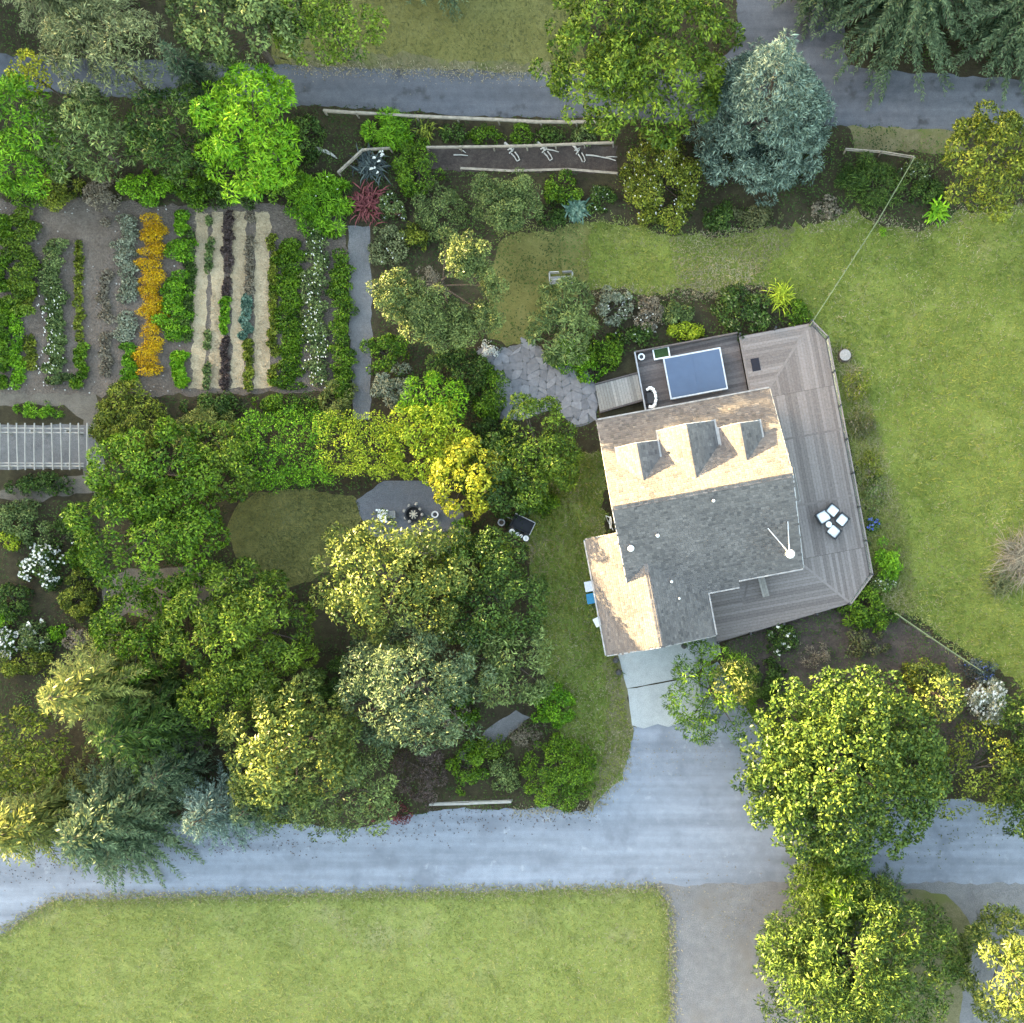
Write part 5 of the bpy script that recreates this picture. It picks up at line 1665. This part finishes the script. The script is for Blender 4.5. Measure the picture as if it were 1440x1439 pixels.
fringe([(420, 95), (600, 99), (800, 105)], .25, 50, .26, 'deadgrass', 525, 'dry grass along the north kerbless edge of the road')
fringe([(700, 330), (830, 315), (900, 320), (1000, 340), (1060, 325)], .4, 50, .3, 'meadow', 526, 'tufted grass below the flowering bush')
fringe([(830, 408), (905, 414), (1000, 410), (1080, 402)], .35, 50, .26, 'deadgrass', 527, 'tufted dry grass above the perennial border')

# fallen leaves and grit drifted along the paved edges
def litter(pts, wid, per_m, sz, pal, seed, label):
    r = np.random.default_rng(seed)
    Q = []
    P = [at(x, y)[:2] for x, y in pts]
    for a, b in zip(P[:-1], P[1:]):
        n = int(np.linalg.norm(b - a) * per_m)
        Q.append(a + (b - a) * r.random(n)[:, None] + r.normal(0, wid, (n, 2)))
    Q = np.concatenate(Q)
    n = len(Q)
    a = r.uniform(0, 6.283, n)
    D = norm(np.stack([np.cos(a), np.sin(a), r.normal(0, .1, n)], 1))
    q = leaf_quads(np.column_stack([Q, np.full(n, .04)]), D, norm(np.tile([0, 0, 1.], (n, 1)) + r.normal(0, .2, (n, 3))), sz * r.uniform(.5, 1.4, n), sz * .6, .1, .0)
    me = leaf_mesh('leaf_litter', q, r.uniform(0, 1, n))
    me.materials.append(LM(pal))
    o = link(bpy.data.objects.new('leaf_litter', me))
    tag(o, label, 'leaf litter')
    o['kind'] = 'stuff'
litter([(0, 1225), (300, 1190), (520, 1165), (700, 1150), (830, 1140)], .7, 22, .12, 'brown', 541, 'brown fallen leaves along the hedge side of the lane')
litter([(1050, 1000), (1080, 1100), (1200, 1200), (1440, 1160)], 1.0, 16, .13, 'duff', 542, 'leaf litter on the lane under the great tree')
litter([(270, 95), (600, 105), (850, 115)], .4, 20, .11, 'dead', 543, 'dry leaves along the north edge of the asphalt road')
litter([(940, 1260), (1120, 1300), (1130, 1440)], 1.4, 26, .12, 'dead', 544, 'dry debris strewn over the gravel yard')
litter([(880, 1090), (960, 1040), (1030, 1060)], 1.0, 16, .1, 'dead', 545, 'dry debris at the driveway mouth')

blades(wpoly([(940, 335), (1010, 322), (1120, 318), (1110, 350), (1060, 390), (1040, 415), (960, 425), (950, 385)]), 90, .3, .05, 'deadgrass', 533, 'dry_grass', 'dead straw-coloured grass patch below the blue spruce')
rough_poly = wpoly([(1168, 480), (1200, 500), (1240, 620), (1268, 730), (1290, 850), (1262, 866), (1235, 850), (1222, 780), (1200, 650), (1185, 560)])
blades(rough_poly, 150, .5, .05, 'meadow', 531, 'long_grass', 'long rough grass between the deck railing and the lawn', [hs])
blades(rough_poly, 60, .6, .05, 'deadgrass', 532, 'long_grass', 'dry seed heads in the rough grass beside the deck', [hs])

# leafy groundcover under the planting
r = np.random.default_rng(600)
n = 190000
Q = np.stack([r.uniform(-46, 28, n), r.uniform(-26, 40, n)], 1)
ex = [lawn_poly, low_poly, oval_poly, strip_poly, verge_poly, plot_poly, road_poly, lane_poly, terr_poly, hs,
      wpoly([(486, 315), (525, 315), (527, 592), (494, 592)]), wpoly([(500, 700), (540, 672), (605, 672), (656, 716), (658, 775), (622, 800), (560, 768), (512, 752)]),
      wpoly([(-200, 545), (148, 545), (150, 705), (-200, 705)]), wpoly([(925, 1238), (1260, 1238), (1260, 1500), (925, 1500)]), wpoly([(1255, 1240), (1600, 1240), (1600, 1600), (1255, 1600)]),
      wpoly([(860, 890), (1015, 885), (1015, 1030), (860, 1030)]), wpoly([(600, 205), (868, 205), (868, 244), (600, 240)]),
      wpoly([(638, 1068), (720, 996), (750, 1006), (664, 1076)]), wpoly([(138, 820), (180, 800), (290, 795), (330, 810), (300, 850), (230, 870), (150, 868)])]
for e in ex:
    Q = Q[~inside(Q, e)]
Q = Q[r.random(len(Q)) < 1.4 * vnoise(Q, 2.0, 9) - .3 + .5 * vnoise(Q, .7, 19)]
n = len(Q)
a = r.uniform(0, 6.283, n)
D = norm(np.stack([np.cos(a), np.sin(a), r.uniform(.1, .9, n)], 1))
q = leaf_quads(np.column_stack([Q, r.uniform(.01, .16, n) + .45 * vnoise(Q, 1.2, 21) ** 2]), D, norm(np.tile([0, 0, 1.], (n, 1)) + r.normal(0, .3, (n, 3))), .2 * r.uniform(.5, 1.3, n), .08, .2, .15)
me = leaf_mesh('ground_cover', q, vnoise(Q, 2.4, 4) * .7 + r.uniform(-.1, .3, n))
me.materials.append(LM('dark'))
o = link(bpy.data.objects.new('ground_cover', me))
tag(o, 'low mixed groundcover leaves beneath the garden planting', 'groundcover')
o['kind'] = 'stuff'

# the wood west of the garden whose shade lies over the ground
r = np.random.default_rng(700)
pd = np.array([.49, .87])
c0 = np.array([3.0, 3.0]) + 69 * np.array(SUN_TO)
C, R = [], []
for k in range(88):
    t = -66 + 120 * (k + r.uniform(0, .6)) / 88
    x, y = c0 + pd * t + np.array(SUN_TO) * (r.uniform(0, 7) + (3 if k % 2 else 0))
    h = 11.7 + 11.0 * min(1, max(0, (t - 13) / 7)) + 1.0 * min(1, max(0, (-13 - t) / 5)) + r.normal(0, .8)
    for j in range(14):
        f = j / 13
        C.append((x + r.normal(0, .5), y + r.normal(0, .5), 1.0 + (h - 1.6) * f))
        R.append(3.4 * (1 - f) ** .55 + .7)
C, R = np.array(C), np.array(R)
q, t = blobs_leaves(r, C, R, 90000, 1.9, 1.0, None, spread=.8)
me = leaf_mesh('woodland', q, t)
me.materials.append(LM('dark'))
o = link(bpy.data.objects.new('woodland', me))
tag(o, 'tall dark wood standing beyond the garden', 'wood')
o['kind'] = 'stuff'
